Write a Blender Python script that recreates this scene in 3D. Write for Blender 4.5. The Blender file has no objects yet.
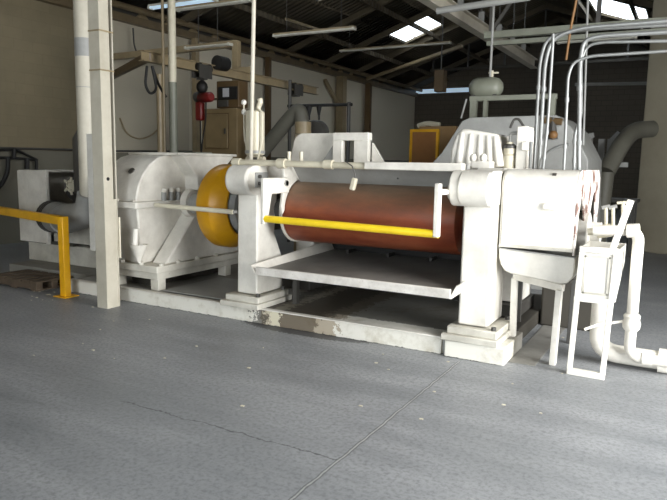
import bpy, bmesh, math, random
from mathutils import Vector, Matrix
random.seed(7)
S = bpy.context.scene
COL = S.collection
PI = math.pi

# ------------------------------------------------------------------ camera
FPX, YAW, PITCH, ROLL, EYE = 640.87, -.5075279, .137077, .0184635, 1.65
cy_, sy_ = math.cos(YAW), math.sin(YAW)
fw = Vector((sy_*math.cos(PITCH), cy_*math.cos(PITCH), -math.sin(PITCH)))
r0 = Vector((cy_, -sy_, 0)); u0 = r0.cross(fw)
RT = r0*math.cos(ROLL) + u0*math.sin(ROLL)
UP = -r0*math.sin(ROLL) + u0*math.cos(ROLL)
EYEV = Vector((0, 0, EYE))
cam = bpy.data.cameras.new('camera'); camo = bpy.data.objects.new('camera', cam); COL.objects.link(camo)
m = Matrix((RT, UP, -fw)).transposed().to_4x4(); m.translation = EYEV
camo.matrix_world = m
cam.sensor_width = 36; cam.lens = FPX/667*36; cam.clip_start = .05; cam.clip_end = 300
S.camera = camo

# ------------------------------------------------------------------ world, daylight, exposure
S.view_settings.view_transform = 'Standard'; S.view_settings.look = 'None'
S.view_settings.gamma = 1; S.view_settings.exposure = 0.0
try: S.view_settings.use_curve_mapping = False
except Exception: pass
W = bpy.data.worlds.new('sky'); S.world = W; W.use_nodes = True
bg = W.node_tree.nodes['Background']
bg.inputs['Color'].default_value = (.86, .94, 1, 1); bg.inputs['Strength'].default_value = 5.0

def area(name, loc, aim, w, h, power, color):
    l = bpy.data.lights.new(name, 'AREA'); l.shape = 'RECTANGLE'; l.size = w; l.size_y = h
    l.energy = power; l.color = color
    o = bpy.data.objects.new(name, l); COL.objects.link(o); o.location = loc
    o.rotation_euler = (Vector(aim)-Vector(loc)).to_track_quat('-Z', 'Z').to_euler()
    return o
# daylight entering through the loading door at right; then an added front fill lamp
d_ = area('daylight_side_door', (3.3, 3.7, 2.0), (-3.0, 5.2, .9), 4.2, 3.4, 570, (1, .995, .985)); d_.data.spread = math.radians(150)
area('front_fill_lamp', (-1.8, -4.6, 2.2), (-3.0, 5.0, .7), 4.0, 3.6, 260, (.93, .97, 1))

# ------------------------------------------------------------------ pixel rays of this camera -> points on real planes
def ray(x, y): return fw + RT*((x-333.5)/FPX) - UP*((y-250)/FPX)
def aY(x, y, v): d = ray(x, y); return EYEV + d*(v/d.y)
def aX(x, y, v): d = ray(x, y); return EYEV + d*(v/d.x)
def aZ(x, y, v): d = ray(x, y); return EYEV + d*((v-EYE)/d.z)

# ------------------------------------------------------------------ materials
def lin(c): return tuple(((v/255)/12.92 if v/255 <= .04045 else ((v/255+.055)/1.055)**2.4) for v in c)
class NT:
    def __init__(s, name):
        s.m = bpy.data.materials.new(name); s.m.use_nodes = True
        s.t = s.m.node_tree; s.b = s.t.nodes['Principled BSDF']; s.co = None
    def n(s, typ, **kw):
        o = s.t.nodes.new(typ)
        for k, v in kw.items(): setattr(o, k, v)
        return o
    def l(s, a, b): s.t.links.new(a, b)
    def coord(s, scale=(1, 1, 1), loc=(0, 0, 0), kind='Object'):
        if s.co is None: s.co = s.n('ShaderNodeTexCoord')
        mp = s.n('ShaderNodeMapping'); mp.inputs['Scale'].default_value = scale; mp.inputs['Location'].default_value = loc
        s.l(s.co.outputs[kind], mp.inputs[0]); return mp.outputs[0]
    def noise(s, vec, scale, detail=4, rough=.6):
        o = s.n('ShaderNodeTexNoise'); o.inputs['Scale'].default_value = scale; o.inputs['Detail'].default_value = detail
        o.inputs['Roughness'].default_value = rough; s.l(vec, o.inputs['Vector']); return o.outputs['Fac']
    def ramp(s, fac, stops):
        o = s.n('ShaderNodeValToRGB'); e = o.color_ramp.elements
        while len(e) < len(stops): e.new(.5)
        for i, (p, c) in enumerate(stops):
            e[i].position = p; e[i].color = (*c, 1) if len(c) == 3 else c
        s.l(fac, o.inputs[0]); return o.outputs['Color']
    def mix(s, fac, a, b, mode='MIX'):
        o = s.n('ShaderNodeMix', data_type='RGBA', blend_type=mode)
        if isinstance(fac, (int, float)): o.inputs[0].default_value = fac
        else: s.l(fac, o.inputs[0])
        for sock, v in ((o.inputs[6], a), (o.inputs[7], b)):
            if isinstance(v, tuple): sock.default_value = (*v, 1)
            else: s.l(v, sock)
        return o.outputs[2]
    def math(s, op, a, b=None, clamp=False):
        o = s.n('ShaderNodeMath', operation=op); o.use_clamp = clamp
        for sock, v in ((o.inputs[0], a), (o.inputs[1], b)):
            if v is None: continue
            if isinstance(v, (int, float)): sock.default_value = v
            else: s.l(v, sock)
        return o.outputs[0]
    def bump(s, h, strength=.3, dist=.01):
        o = s.n('ShaderNodeBump'); o.inputs['Strength'].default_value = strength; o.inputs['Distance'].default_value = dist
        s.l(h, o.inputs['Height']); s.l(o.outputs[0], s.b.inputs['Normal'])
    def done(s, col, rough=.5, metal=0):
        if isinstance(col, tuple): s.b.inputs['Base Color'].default_value = (*col, 1)
        else: s.l(col, s.b.inputs['Base Color'])
        if isinstance(rough, (int, float)): s.b.inputs['Roughness'].default_value = rough
        else: s.l(rough, s.b.inputs['Roughness'])
        s.b.inputs['Metallic'].default_value = metal
        return s.m

def paint(name, c, dirt=.25, dirtc=(96, 84, 66), rough=.45, scale=3.0, chip=.0):
    t = NT(name); v = t.coord()
    n1 = t.noise(v, scale, 6, .65); n2 = t.noise(v, scale*9, 5, .7)
    c0 = lin(c); cd = tuple(a*(1-dirt)+b*dirt for a, b in zip(c0, lin(dirtc)))
    col = t.ramp(n1, [(.3, cd), (.62, c0)])
    spots = t.ramp(n2, [(.68-chip, (0, 0, 0)), (.76-chip, (1, 1, 1))])
    col = t.mix(t.math('MULTIPLY', spots, .55), col, lin((88, 66, 46)))
    t.bump(n2, .12, .004)
    return t.done(col, rough)

M = {}
M['white'] = paint('white_machine_paint', (226, 222, 212), .34)
M['white_dirty'] = paint('dirty_white_machine_paint', (206, 202, 190), .5, (92, 84, 66), .5, 2.2, .03)
M['cream'] = paint('cream_paint', (205, 198, 176), .3)
M['beige'] = paint('beige_steel_paint', (150, 134, 104), .35, (70, 58, 40))
M['grey'] = paint('grey_machine_paint', (150, 150, 146), .3, (70, 66, 60))
M['greendark'] = paint('grey_green_paint', (124, 126, 112), .3, (60, 56, 46))
M['dgrey'] = paint('dark_grey_metal', (70, 68, 64), .3, (36, 32, 28))
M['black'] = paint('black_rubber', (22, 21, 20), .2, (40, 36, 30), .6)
M['brown'] = paint('brown_panel', (96, 76, 48), .3, (50, 36, 22))
M['tan'] = paint('tan_cabinet', (128, 110, 78), .3, (70, 54, 34))
M['yellow'] = paint('yellow_safety_paint', (236, 176, 18), .3, (150, 96, 14), .4, 4)
M['yellowbar'] = paint('bright_yellow_bar_paint', (246, 212, 40), .2, (170, 120, 20), .4, 5)
M['orange'] = paint('orange_yellow_guard_paint', (206, 150, 16), .35, (130, 70, 12), .4, 3)
M['red'] = paint('red_hoist_paint', (112, 26, 24), .3, (60, 16, 14), .4)
M['rustrod'] = paint('rusty_rod', (120, 86, 46), .5, (90, 56, 28), .6, 6)
M['wood'] = paint('pallet_wood', (92, 78, 62), .5, (48, 38, 30), .8, 8)
M['card'] = paint('cardboard', (150, 120, 80), .2, (110, 84, 52), .8)
M['steel'] = paint('galvanised_conduit', (128, 129, 127), .3, (120, 120, 116), .35, 6)
M['steel'].node_tree.nodes['Principled BSDF'].inputs['Metallic'].default_value = .35

def roof_mat():
    t = NT('dark_roof_deck'); v = t.coord()
    w = t.n('ShaderNodeTexWave', wave_type='BANDS', bands_direction='Y'); w.inputs['Scale'].default_value = 1.6; w.inputs['Distortion'].default_value = .3
    t.l(v, w.inputs['Vector'])
    n = t.noise(v, 1.2, 5)
    col = t.mix(t.math('MULTIPLY', w.outputs['Fac'], .6), lin((98, 88, 68)), lin((66, 59, 46)))
    col = t.mix(t.ramp(n, [(.35, (0, 0, 0)), (.7, (.6, .6, .6))]), col, lin((50, 42, 32)))
    t.bump(w.outputs['Fac'], .6, .05)
    return t.done(col, .8)
M['roof'] = roof_mat()

def block_mat(name, base, mortar, low=None, swap=True, far=None):
    t = NT(name); v = t.coord()
    sp = t.n('ShaderNodeSeparateXYZ'); t.l(v, sp.inputs[0])
    cb = t.n('ShaderNodeCombineXYZ'); t.l(sp.outputs['Y' if swap else 'X'], cb.inputs[0]); t.l(sp.outputs['Z'], cb.inputs[1])
    br = t.n('ShaderNodeTexBrick'); br.inputs['Scale'].default_value = 1.0
    br.inputs['Brick Width'].default_value = .4; br.inputs['Row Height'].default_value = .2; br.inputs['Mortar Size'].default_value = .008
    br.inputs['Color1'].default_value = (*lin(base), 1); br.inputs['Color2'].default_value = (*[a*.93 for a in lin(base)], 1)
    br.inputs['Mortar'].default_value = (*lin(mortar), 1); t.l(cb.outputs[0], br.inputs['Vector'])
    n = t.noise(v, .9, 6, .7)
    col = t.mix(t.ramp(n, [(.38, (0, 0, 0)), (.75, (.5, .5, .5))]), br.outputs['Color'], lin(tuple(int(c*.78) for c in base)))
    if far:  # wall made paler with distance, in two steps: skylight brightness painted in
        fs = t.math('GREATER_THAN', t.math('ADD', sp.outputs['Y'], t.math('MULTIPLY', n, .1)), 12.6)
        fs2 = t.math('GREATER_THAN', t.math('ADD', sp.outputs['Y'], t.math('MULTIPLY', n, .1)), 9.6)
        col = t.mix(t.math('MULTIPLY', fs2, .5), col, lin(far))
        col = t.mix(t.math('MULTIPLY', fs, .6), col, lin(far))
    if low:
        s = t.math('LESS_THAN', t.math('ADD', sp.outputs['Z'], t.math('MULTIPLY', n, .05)), 1.78)
        col = t.mix(s, col, lin(low))
    t.bump(br.outputs['Fac'], .25, -.01)
    return t.done(col, .75)
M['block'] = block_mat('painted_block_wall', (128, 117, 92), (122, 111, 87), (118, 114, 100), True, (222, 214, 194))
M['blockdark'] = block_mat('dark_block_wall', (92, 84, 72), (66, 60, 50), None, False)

def floor_mat():
    t = NT('worn_grey_concrete_floor'); v = t.coord()
    sp = t.n('ShaderNodeSeparateXYZ'); t.l(v, sp.inputs[0])
    big = t.noise(v, .55, 6, .6)
    st = t.noise(t.coord((.26, 1.3, 1), (2, 1, 0)), 1.5, 8, .66)
    fine = t.noise(v, 34, 6, .75)
    col = t.ramp(big, [(.3, lin((134, 136, 138))), (.7, lin((162, 163, 164)))])
    col = t.mix(t.ramp(st, [(.3, (.75, .75, .75)), (.62, (0, 0, 0))]), col, lin((100, 104, 107)))
    col = t.mix(t.ramp(fine, [(.38, (.5, .5, .5)), (.54, (0, 0, 0))]), col, lin((82, 84, 86)))
    # pale scuff specks
    sk = t.noise(t.coord((1, 1, 1), (5, 3, 0)), 16, 3, .5)
    col = t.mix(t.ramp(sk, [(.72, (0, 0, 0)), (.78, (.5, .5, .5))]), col, lin((176, 176, 172)))
    # control joint running away from the camera
    wob = t.math('MULTIPLY', t.math('SUBTRACT', t.noise(v, 6, 4), .5), .03)
    jx = t.math('ABSOLUTE', t.math('ADD', t.math('ADD', sp.outputs['X'], 1.6), wob))
    jm = t.math('MULTIPLY', t.math('LESS_THAN', jx, .007), t.math('LESS_THAN', sp.outputs['Y'], 5.1))
    col = t.mix(t.math('MULTIPLY', jm, t.math('ADD', t.math('MULTIPLY', fine, .9), -.05)), col, lin((184, 182, 176)))
    jm2 = t.math('MULTIPLY', t.math('LESS_THAN', t.math('ABSOLUTE', t.math('SUBTRACT', jx, .009)), .004), t.math('LESS_THAN', sp.outputs['Y'], 5.1))
    col = t.mix(t.math('MULTIPLY', jm2, .6), col, lin((52, 54, 56)))
    # hairline crack crossing
    wob2 = t.math('MULTIPLY', t.math('SUBTRACT', t.noise(v, 3, 6, .8), .5), .16)
    cyk = t.math('ABSOLUTE', t.math('ADD', t.math('SUBTRACT', sp.outputs['Y'], 2.98), wob2))
    cm = t.math('MULTIPLY', t.math('LESS_THAN', cyk, .005), t.math('MULTIPLY', t.math('LESS_THAN', sp.outputs['X'], -1.6), t.math('GREATER_THAN', sp.outputs['X'], -3.3)))
    col = t.mix(t.math('MULTIPLY', cm, .75), col, lin((40, 42, 44)))
    # oily stain on the concrete at the foot of the machine bed
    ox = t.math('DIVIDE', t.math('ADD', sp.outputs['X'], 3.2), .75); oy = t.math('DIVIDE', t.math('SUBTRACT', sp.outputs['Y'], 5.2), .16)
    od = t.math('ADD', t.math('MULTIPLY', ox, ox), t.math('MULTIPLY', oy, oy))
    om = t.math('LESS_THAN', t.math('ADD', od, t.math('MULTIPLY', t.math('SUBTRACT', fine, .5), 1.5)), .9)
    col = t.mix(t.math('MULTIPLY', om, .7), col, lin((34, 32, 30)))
    t.bump(fine, .12, .004)
    rg = t.ramp(st, [(.35, (.42, .42, .42)), (.7, (.62, .62, .62))])
    return t.done(col, rg)
M['floor'] = floor_mat()

def bed_mat():
    t = NT('stained_machine_bed_paint'); v = t.coord((1, 1, 1), (-4.7, 5.2, 0))
    sp = t.n('ShaderNodeSeparateXYZ'); t.l(v, sp.inputs[0])
    n = t.noise(v, 3, 6, .7); n2 = t.noise(v, 14, 5, .7)
    col = t.ramp(n, [(.25, lin((178, 170, 150))), (.5, lin((222, 219, 208)))])
    wx = t.math('ADD', sp.outputs['X'], t.math('MULTIPLY', t.math('SUBTRACT', n2, .5), .5))
    def band(a, b): return t.math('MULTIPLY', t.math('GREATER_THAN', wx, a), t.math('LESS_THAN', wx, b))
    col = t.mix(t.math('MULTIPLY', band(-3.72, -2.85), .6), col, lin((122, 96, 48)))
    col = t.mix(t.math('MULTIPLY', band(-3.5, -3.05), .65), col, lin((58, 46, 30)))
    col = t.mix(t.math('MULTIPLY', band(-3.82, -3.66), .75), col, lin((40, 36, 28)))
    col = t.mix(t.math('MULTIPLY', band(-3.62, -3.5), .8), col, lin((222, 216, 190)))
    # grime creeping up from the floor line; mill shade and oil painted on deck
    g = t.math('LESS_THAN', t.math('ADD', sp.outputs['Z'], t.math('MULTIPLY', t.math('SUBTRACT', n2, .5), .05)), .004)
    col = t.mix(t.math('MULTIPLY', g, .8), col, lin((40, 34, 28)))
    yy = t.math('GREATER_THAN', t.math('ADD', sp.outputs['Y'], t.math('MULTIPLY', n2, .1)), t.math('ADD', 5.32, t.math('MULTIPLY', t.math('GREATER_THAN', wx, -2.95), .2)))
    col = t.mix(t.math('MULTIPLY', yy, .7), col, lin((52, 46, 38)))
    t.bump(n2, .2, .004)
    return t.done(col, .55)
M['bed'] = bed_mat()

def roll_mat():
    t = NT('rusted_steel_roll'); v = t.coord()
    sp = t.n('ShaderNodeSeparateXYZ'); t.l(t.co.outputs['Object'], sp.inputs[0])
    n = t.noise(t.coord((.8, 3, 3)), 2.4, 6, .7); n2 = t.noise(v, 30, 4, .7)
    rust = t.ramp(n, [(.3, lin((150, 84, 52))), (.55, lin((128, 58, 34))), (.75, lin((100, 42, 26)))])
    upper = t.ramp(n, [(.3, lin((142, 124, 102))), (.7, lin((112, 92, 74)))])  # greyer brown towards the top of the roll, redder below
    h = t.math('ADD', sp.outputs['Z'], t.math('MULTIPLY', t.math('SUBTRACT', n, .5), .35))
    k = t.n('ShaderNodeMapRange'); k.inputs['From Min'].default_value = .98; k.inputs['From Max'].default_value = 1.28; t.l(h, k.inputs['Value'])
    col = t.mix(k.outputs[0], rust, upper)
    col = t.mix(t.math('MULTIPLY', n2, .25), col, lin((60, 36, 26)))
    t.bump(n2, .08, .002)
    return t.done(col, .42, .2)
M['roll'] = roll_mat()

def rust_white(name):
    t = NT(name); v = t.coord(); n = t.noise(v, 4.5, 6, .75)
    col = t.ramp(n, [(.50, lin((214, 208, 200))), (.56, lin((120, 92, 82)))])
    return t.done(col, .5)
M['peel'] = rust_white('peeling_white_paint')
M['scuffed'] = paint('scuffed_lip_paint', (218, 214, 206), .45, (120, 110, 96), .5, 5, .06)
M['eave'] = paint('dull_brown_eave_steel', (112, 98, 74), .4, (60, 50, 36))
M['duskgreen'] = paint('dusky_duct_sheet', (92, 90, 80), .3, (52, 50, 42), .6)
M['board'] = paint('orange_brown_board', (158, 108, 58), .3, (110, 72, 40), .7)
M['old'] = paint('old_cream_column_paint', (192, 186, 170), .35, (120, 108, 84), .5, 2.5)
M['concrete'] = paint('pale_column_concrete', (150, 143, 124), .3, (100, 92, 76), .8, 1.5)
M['trayfloor'] = paint('worn_tray_sheet', (138, 136, 130), .5, (60, 56, 52), .5, 2.0, .04)
M['duskdark'] = paint('dark_shade_steel', (58, 54, 46), .3, (30, 26, 22), .7)  # dark tone, mostly standing in for shade under and inside the machines

def sky_pane():
    m = bpy.data.materials.new('translucent_skylight_sheet'); m.use_nodes = True; t = m.node_tree
    t.nodes.remove(t.nodes['Principled BSDF'])
    tr = t.nodes.new('ShaderNodeBsdfTransparent'); tl = t.nodes.new('ShaderNodeBsdfTranslucent'); mx = t.nodes.new('ShaderNodeMixShader')
    tr.inputs[0].default_value = (1, 1, 1, 1); tl.inputs[0].default_value = (.95, .97, 1, 1); mx.inputs[0].default_value = .25
    t.links.new(tr.outputs[0], mx.inputs[1]); t.links.new(tl.outputs[0], mx.inputs[2]); t.links.new(mx.outputs[0], t.nodes['Material Output'].inputs[0])
    return m
M['pane'] = sky_pane()
def glow(name, c, s):
    t = NT(name); t.b.inputs['Emission Color'].default_value = (*lin(c), 1); t.b.inputs['Emission Strength'].default_value = s
    return t.done(lin(c), .4)
M['tubelit'] = glow('lit_fluorescent_tube', (190, 215, 235), .55)
M['tubeoff'] = paint('white_fluorescent_tube', (200, 198, 186), .2)
M['screen'] = paint('pale_meter_face', (190, 192, 196), .1)

# ------------------------------------------------------------------ mesh collector
def basis(d):
    d = Vector(d).normalized()
    a = Vector((0, 0, 1)) if abs(d.z) < .9 else Vector((1, 0, 0))
    u = d.cross(a).normalized(); return d, u, d.cross(u).normalized()
class MB:
    def __init__(s): s.bm = bmesh.new()
    def hexa(s, p):
        v = [s.bm.verts.new(q) for q in p]
        for f in ((0, 3, 2, 1), (4, 5, 6, 7), (0, 1, 5, 4), (1, 2, 6, 5), (2, 3, 7, 6), (3, 0, 4, 7)): s.bm.faces.new([v[i] for i in f])
        return s
    def box(s, x0, x1, y0, y1, z0, z1):
        return s.hexa([(x0, y0, z0), (x1, y0, z0), (x1, y1, z0), (x0, y1, z0), (x0, y0, z1), (x1, y0, z1), (x1, y1, z1), (x0, y1, z1)])
    def bar(s, p0, p1, w, h, up=(0, 0, 1)):
        p0, p1 = Vector(p0), Vector(p1); d = (p1-p0).normalized(); up = Vector(up)
        sd = d.cross(up)
        if sd.length < 1e-4: sd = d.cross(Vector((0, 1, 0)))
        sd.normalize(); u = sd.cross(d).normalized()
        q = []
        for p in (p0, p1):
            q += [p-sd*w/2-u*h/2, p+sd*w/2-u*h/2, p+sd*w/2+u*h/2, p-sd*w/2+u*h/2]
        return s.hexa(q)
    def cyl(s, p0, p1, r, r1=None, n=20):
        return s.tube([p0, p1], r, n, r1=r1)
    def tube(s, pts, r, n=12, fil=0, r1=None, cap=True, seg=6, rf=None):
        pts = [Vector(p) for p in pts]
        if fil and len(pts) > 2:
            o = [pts[0]]
            for a, b, c in zip(pts, pts[1:], pts[2:]):
                f = min(fil, (a-b).length*.49, (c-b).length*.49)
                A = b+(a-b).normalized()*f; B = b+(c-b).normalized()*f
                for i in range(seg+1):
                    t = i/seg; o.append(A*(1-t)**2 + b*2*t*(1-t) + B*t*t)
            o.append(pts[-1]); pts = o
        rings = []; N = len(pts)
        d, u, w = basis(pts[1]-pts[0])
        for i, p in enumerate(pts):
            if i == 0: t = pts[1]-pts[0]
            elif i == N-1: t = pts[-1]-pts[-2]
            else: t = (pts[i+1]-p).normalized() + (p-pts[i-1]).normalized()
            t.normalize(); u = (u - t*u.dot(t)).normalized(); w = t.cross(u)
            rr = r if r1 is None else r+(r1-r)*i/(N-1)
            if rf: rr = rf(i/(N-1))
            rings.append([s.bm.verts.new(p + (u*math.cos(2*PI*k/n) + w*math.sin(2*PI*k/n))*rr) for k in range(n)])
        for a, b in zip(rings, rings[1:]):
            for k in range(n): s.bm.faces.new((a[k], a[(k+1) % n], b[(k+1) % n], b[k]))
        if cap: s.bm.faces.new(rings[0][::-1]); s.bm.faces.new(rings[-1])
        return s
    def prism(s, poly, ax, a, b):
        def mk(p, t): return {'x': (t, p[0], p[1]), 'y': (p[0], t, p[1]), 'z': (p[0], p[1], t)}[ax]
        A = [s.bm.verts.new(mk(p, a)) for p in poly]; B = [s.bm.verts.new(mk(p, b)) for p in poly]
        n = len(poly)
        s.bm.faces.new(A[::-1]); s.bm.faces.new(B)
        for i in range(n): s.bm.faces.new((A[i], A[(i+1) % n], B[(i+1) % n], B[i]))
        return s
    def lathe(s, prof, org, ax, n=40, a0=0, a1=2*PI, close=False):
        org = Vector(org); d, u, w = basis(ax); full = abs(a1-a0-2*PI) < 1e-6
        cnt = n if full else n+1
        R = []
        for r, h in prof:
            R.append([s.bm.verts.new(org + d*h + (u*math.cos(a0+(a1-a0)*k/n) + w*math.sin(a0+(a1-a0)*k/n))*max(r, 1e-4)) for k in range(cnt)])
        pr = list(zip(R, R[1:])) + ([(R[-1], R[0])] if close else [])
        for a, b in pr:
            for k in range(cnt if full else cnt-1): s.bm.faces.new((a[k], a[(k+1) % cnt], b[(k+1) % cnt], b[k]))
        return s
    def sph(s, c, r, sx=1, sy=1, sz=1, n=12):
        m_ = Matrix.Translation(Vector(c)) @ Matrix.Diagonal((sx, sy, sz, 1))
        bmesh.ops.create_uvsphere(s.bm, u_segments=n, v_segments=max(6, n//2), radius=r, matrix=m_); return s
    def build(s, name, mat, parent=None, bevel=0, label=None, seg=2):
        bm = s.bm
        bmesh.ops.remove_doubles(bm, verts=bm.verts, dist=1e-6)
        bmesh.ops.recalc_face_normals(bm, faces=bm.faces)
        if parent is not None: org = ORG[parent.name]
        else:
            xs = [v.co for v in bm.verts]
            org = Vector(((min(v.x for v in xs)+max(v.x for v in xs))/2, (min(v.y for v in xs)+max(v.y for v in xs))/2, min(v.z for v in xs)))
        for v in bm.verts: v.co -= org
        for f in bm.faces: f.smooth = True
        for e in bm.edges:
            if len(e.link_faces) == 2: e.smooth = e.calc_face_angle(0) < math.radians(32)
        me = bpy.data.meshes.new(name); bm.to_mesh(me); bm.free(); me.materials.append(M[mat] if isinstance(mat, str) else mat)
        o = bpy.data.objects.new(name, me); COL.objects.link(o)
        if parent is not None: o.parent = parent
        else: o.location = org
        ORG[o.name] = org
        if bevel:
            b = o.modifiers.new('soft_edges', 'BEVEL'); b.width = bevel; b.segments = seg; b.limit_method = 'ANGLE'; b.angle_limit = math.radians(40)
            b.harden_normals = False
        if label: o['label'] = label
        return o
ORG = {}
def thing(name, label, cat, loc, group=None):
    o = bpy.data.objects.new(name, None); COL.objects.link(o); o.location = loc; o.empty_display_size = .1
    ORG[o.name] = Vector(loc); o['label'] = label; o['category'] = cat
    if group: o['group'] = group
    return o
def tag(o, label, cat, group=None, kind=None):
    o['label'] = label; o['category'] = cat
    if group: o['group'] = group
    if kind: o['kind'] = kind
    return o
def struct(o): o['kind'] = 'structure'; return o
def arc(cx, cz, r, a0, a1, n=8): return [(cx+r*math.cos(math.radians(a0+(a1-a0)*i/n)), cz+r*math.sin(math.radians(a0+(a1-a0)*i/n))) for i in range(n+1)]

# ================================================================== THE HALL
WX, RX, BY, FY = -11.2, 3.4, 27.4, -4.8
struct(MB().box(WX-.2, RX+.2, FY-.2, BY+.2, -.2, 0).build('floor', 'floor')).location
f_ = bpy.data.objects['floor']
# keep the floor material in hall coordinates: origin at 0,0,0
def recentre(o):
    d = o.location.copy(); o.data.transform(Matrix.Translation(d)); o.location = (0, 0, 0); ORG[o.name] = Vector((0, 0, 0))
recentre(f_)
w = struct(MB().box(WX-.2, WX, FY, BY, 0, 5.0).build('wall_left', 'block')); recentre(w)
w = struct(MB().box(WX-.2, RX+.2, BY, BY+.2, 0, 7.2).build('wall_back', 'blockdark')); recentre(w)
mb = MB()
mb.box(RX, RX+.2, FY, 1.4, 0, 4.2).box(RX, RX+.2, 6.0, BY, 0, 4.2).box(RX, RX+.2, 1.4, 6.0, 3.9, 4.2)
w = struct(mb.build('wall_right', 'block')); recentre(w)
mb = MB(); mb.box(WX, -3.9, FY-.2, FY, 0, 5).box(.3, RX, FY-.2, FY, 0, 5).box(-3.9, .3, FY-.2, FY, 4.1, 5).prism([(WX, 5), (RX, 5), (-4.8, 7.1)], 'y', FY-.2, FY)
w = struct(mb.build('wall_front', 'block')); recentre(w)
TL, RIDGE = .36, -4.9
def rz(x): return 4.9 + TL*(min(x, RIDGE)-WX) - (TL*(x-RIDGE) if x > RIDGE else 0)
# roof decks with skylight openings
def deck(x0, x1, holes, name):
    mb = MB(); xs = sorted({x0, x1} | {h[0] for h in holes} | {h[1] for h in holes}); ys = sorted({FY-.2, BY+.2} | {h[2] for h in holes} | {h[3] for h in holes})
    for xa, xb in zip(xs, xs[1:]):
        for ya, yb in zip(ys, ys[1:]):
            if any(h[0] <= xa and xb <= h[1] and h[2] <= ya and yb <= h[3] for h in holes): continue
            za, zb = rz(xa), rz(xb)
            mb.hexa([(xa, ya, za), (xb, ya, zb), (xb, yb, zb), (xa, yb, za), (xa, ya, za+.08), (xb, ya, zb+.08), (xb, yb, zb+.08), (xa, yb, za+.08)])
    o = struct(mb.build(name, 'roof')); recentre(o); return o
HL = [(-9.0, -7.65, 19.4, 21.0), (-8.85, -7.5, 13.1, 14.9), (-8.85, -7.5, 7.6, 9.4)]
HR = [(-3.2, -1.55, 20.2, 23.0)]
deck(WX-.2, RIDGE, HL, 'ceiling_left'); deck(RIDGE, RX+.2, HR, 'ceiling_right')
for i, (h, lb) in enumerate([(h_, '') for h_ in HL+HR]):
    z0, z1 = rz(h[0]), rz(h[1])
    o = MB().hexa([(h[0], h[2], z0+.09), (h[1], h[2], z1+.09), (h[1], h[3], z1+.09), (h[0], h[3], z0+.09), (h[0], h[2], z0+.1), (h[1], h[2], z1+.1), (h[1], h[3], z1+.1), (h[0], h[3], z0+.1)]).build('window_%d' % (i+1), 'pane'); struct(o)
# rafters (roof framing of the hall)
k = 0
for y in [5.2+2.3*i for i in range(10)]:
    for xa, xb in ((WX, RIDGE), (RIDGE, RX)):
        if xa == RIDGE and y < 9: continue
        k += 1
        if any(h[2]-.1 < y < h[3]+.1 and xa == (RIDGE if h in HR else WX) for h in HL+HR): continue
        struct(MB().bar((xa, y, rz(xa)-.08), (xb, y, rz(xb)-.08), .09, .16).build('trim_%d' % k, 'roof'))
for x in (-9.7, -7.95, -6.3, -3.4, -1.8, .4):
    k += 1; struct(MB().bar((x, 3, rz(x)-.2), (x, BY, rz(x)-.2), .07, .13).build('trim_%d' % k, 'roof'))
# eave girts and pipes along the left wall
k += 1; struct(MB().box(WX, WX+.16, FY, BY, 4.58, 4.74).build('trim_%d' % k, 'eave'))
k += 1; struct(MB().box(WX, WX+.008, FY, BY, 4.74, 4.9).build('trim_%d' % k, 'dgrey'))
o = MB().cyl((WX+.3, 4, 4.85), (WX+.3, BY, 4.85), .07, n=12).build('eave_pipe', 'eave'); tag(o, 'long beige pipe running under the eave of the block wall', 'pipe')
# triangular gusset blocks between deck ribs along the eave
grp = 'pale gusset blocks along the eave'
for i in range(13):
    y = 10.8 + i*.85
    o = MB().hexa([(WX+.01, y, 4.75), (WX+.05, y, 4.75), (WX+.05, y+.4, 4.75), (WX+.01, y+.4, 4.75), (WX+.01, y+.17, 4.9), (WX+.05, y+.17, 4.9), (WX+.05, y+.23, 4.9), (WX+.01, y+.23, 4.9)]).build('eave_gusset', 'beige')
    tag(o, 'pale triangular gusset block in the row between rafters above the eave pipe', 'gusset', grp)
# window strip high in the back wall
o = struct(MB().box(-11.15, -8.55, BY-.03, BY-.005, 4.72, 4.9).build('window_5', 'tubelit'))
# wall service lines
A_, B_ = aX(0, 148, WX+.03), aX(118, 151, WX+.03)
tag(MB().tube([A_, B_, (WX+.03, 16, 1.9)], .022, 8).build('wall_conduit', 'dgrey'), 'thin dark conduit running level along the block wall at head height', 'conduit')

# ================================================================== THE ROLL MILL
# ---- bed
bed = thing('machine_bed', 'long low white steel bed with oil stains under the whole roll mill and gear case', 'machine base', (-4.7, 5.2, 0))
mb = MB(); mb.box(-6.6, -1.8, 5.2, 7.7, 0, .15); mb.build('bed_plinth', 'bed', bed, .008)
MB().box(-8.3, -6.6, 5.55, 7.7, 0, .15).build('bed_extension', 'bed', bed, .008)
MB().box(-1.76, -1.24, 5.16, 5.8, 0, .15).build('bed_end_block', 'bed', bed, .01)
MB().box(-1.8, -1.3, 5.8, 7.7, 0, .14).build('bed_return', 'duskdark', bed, .01)  # dark colour stands in for the black shade under the stand
MB().box(-1.24, -1.02, 5.3, 8.5, 0, .006).build('kerb_strip', 'trayfloor', bed, .003)
MB().box(-1.8, -1.76, 5.24, 7.7, 0, .14).build('joint_filler', 'grey', bed)
MB().box(-6.6, -1.8, 5.185, 5.25, .15, .162).build('edge_lip', 'white', bed, .003)
mb = MB(); mb.box(-5.15, -4.28, 5.3, 6.3, .162, .172); mb.build('deck_plate', 'grey', bed)

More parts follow.
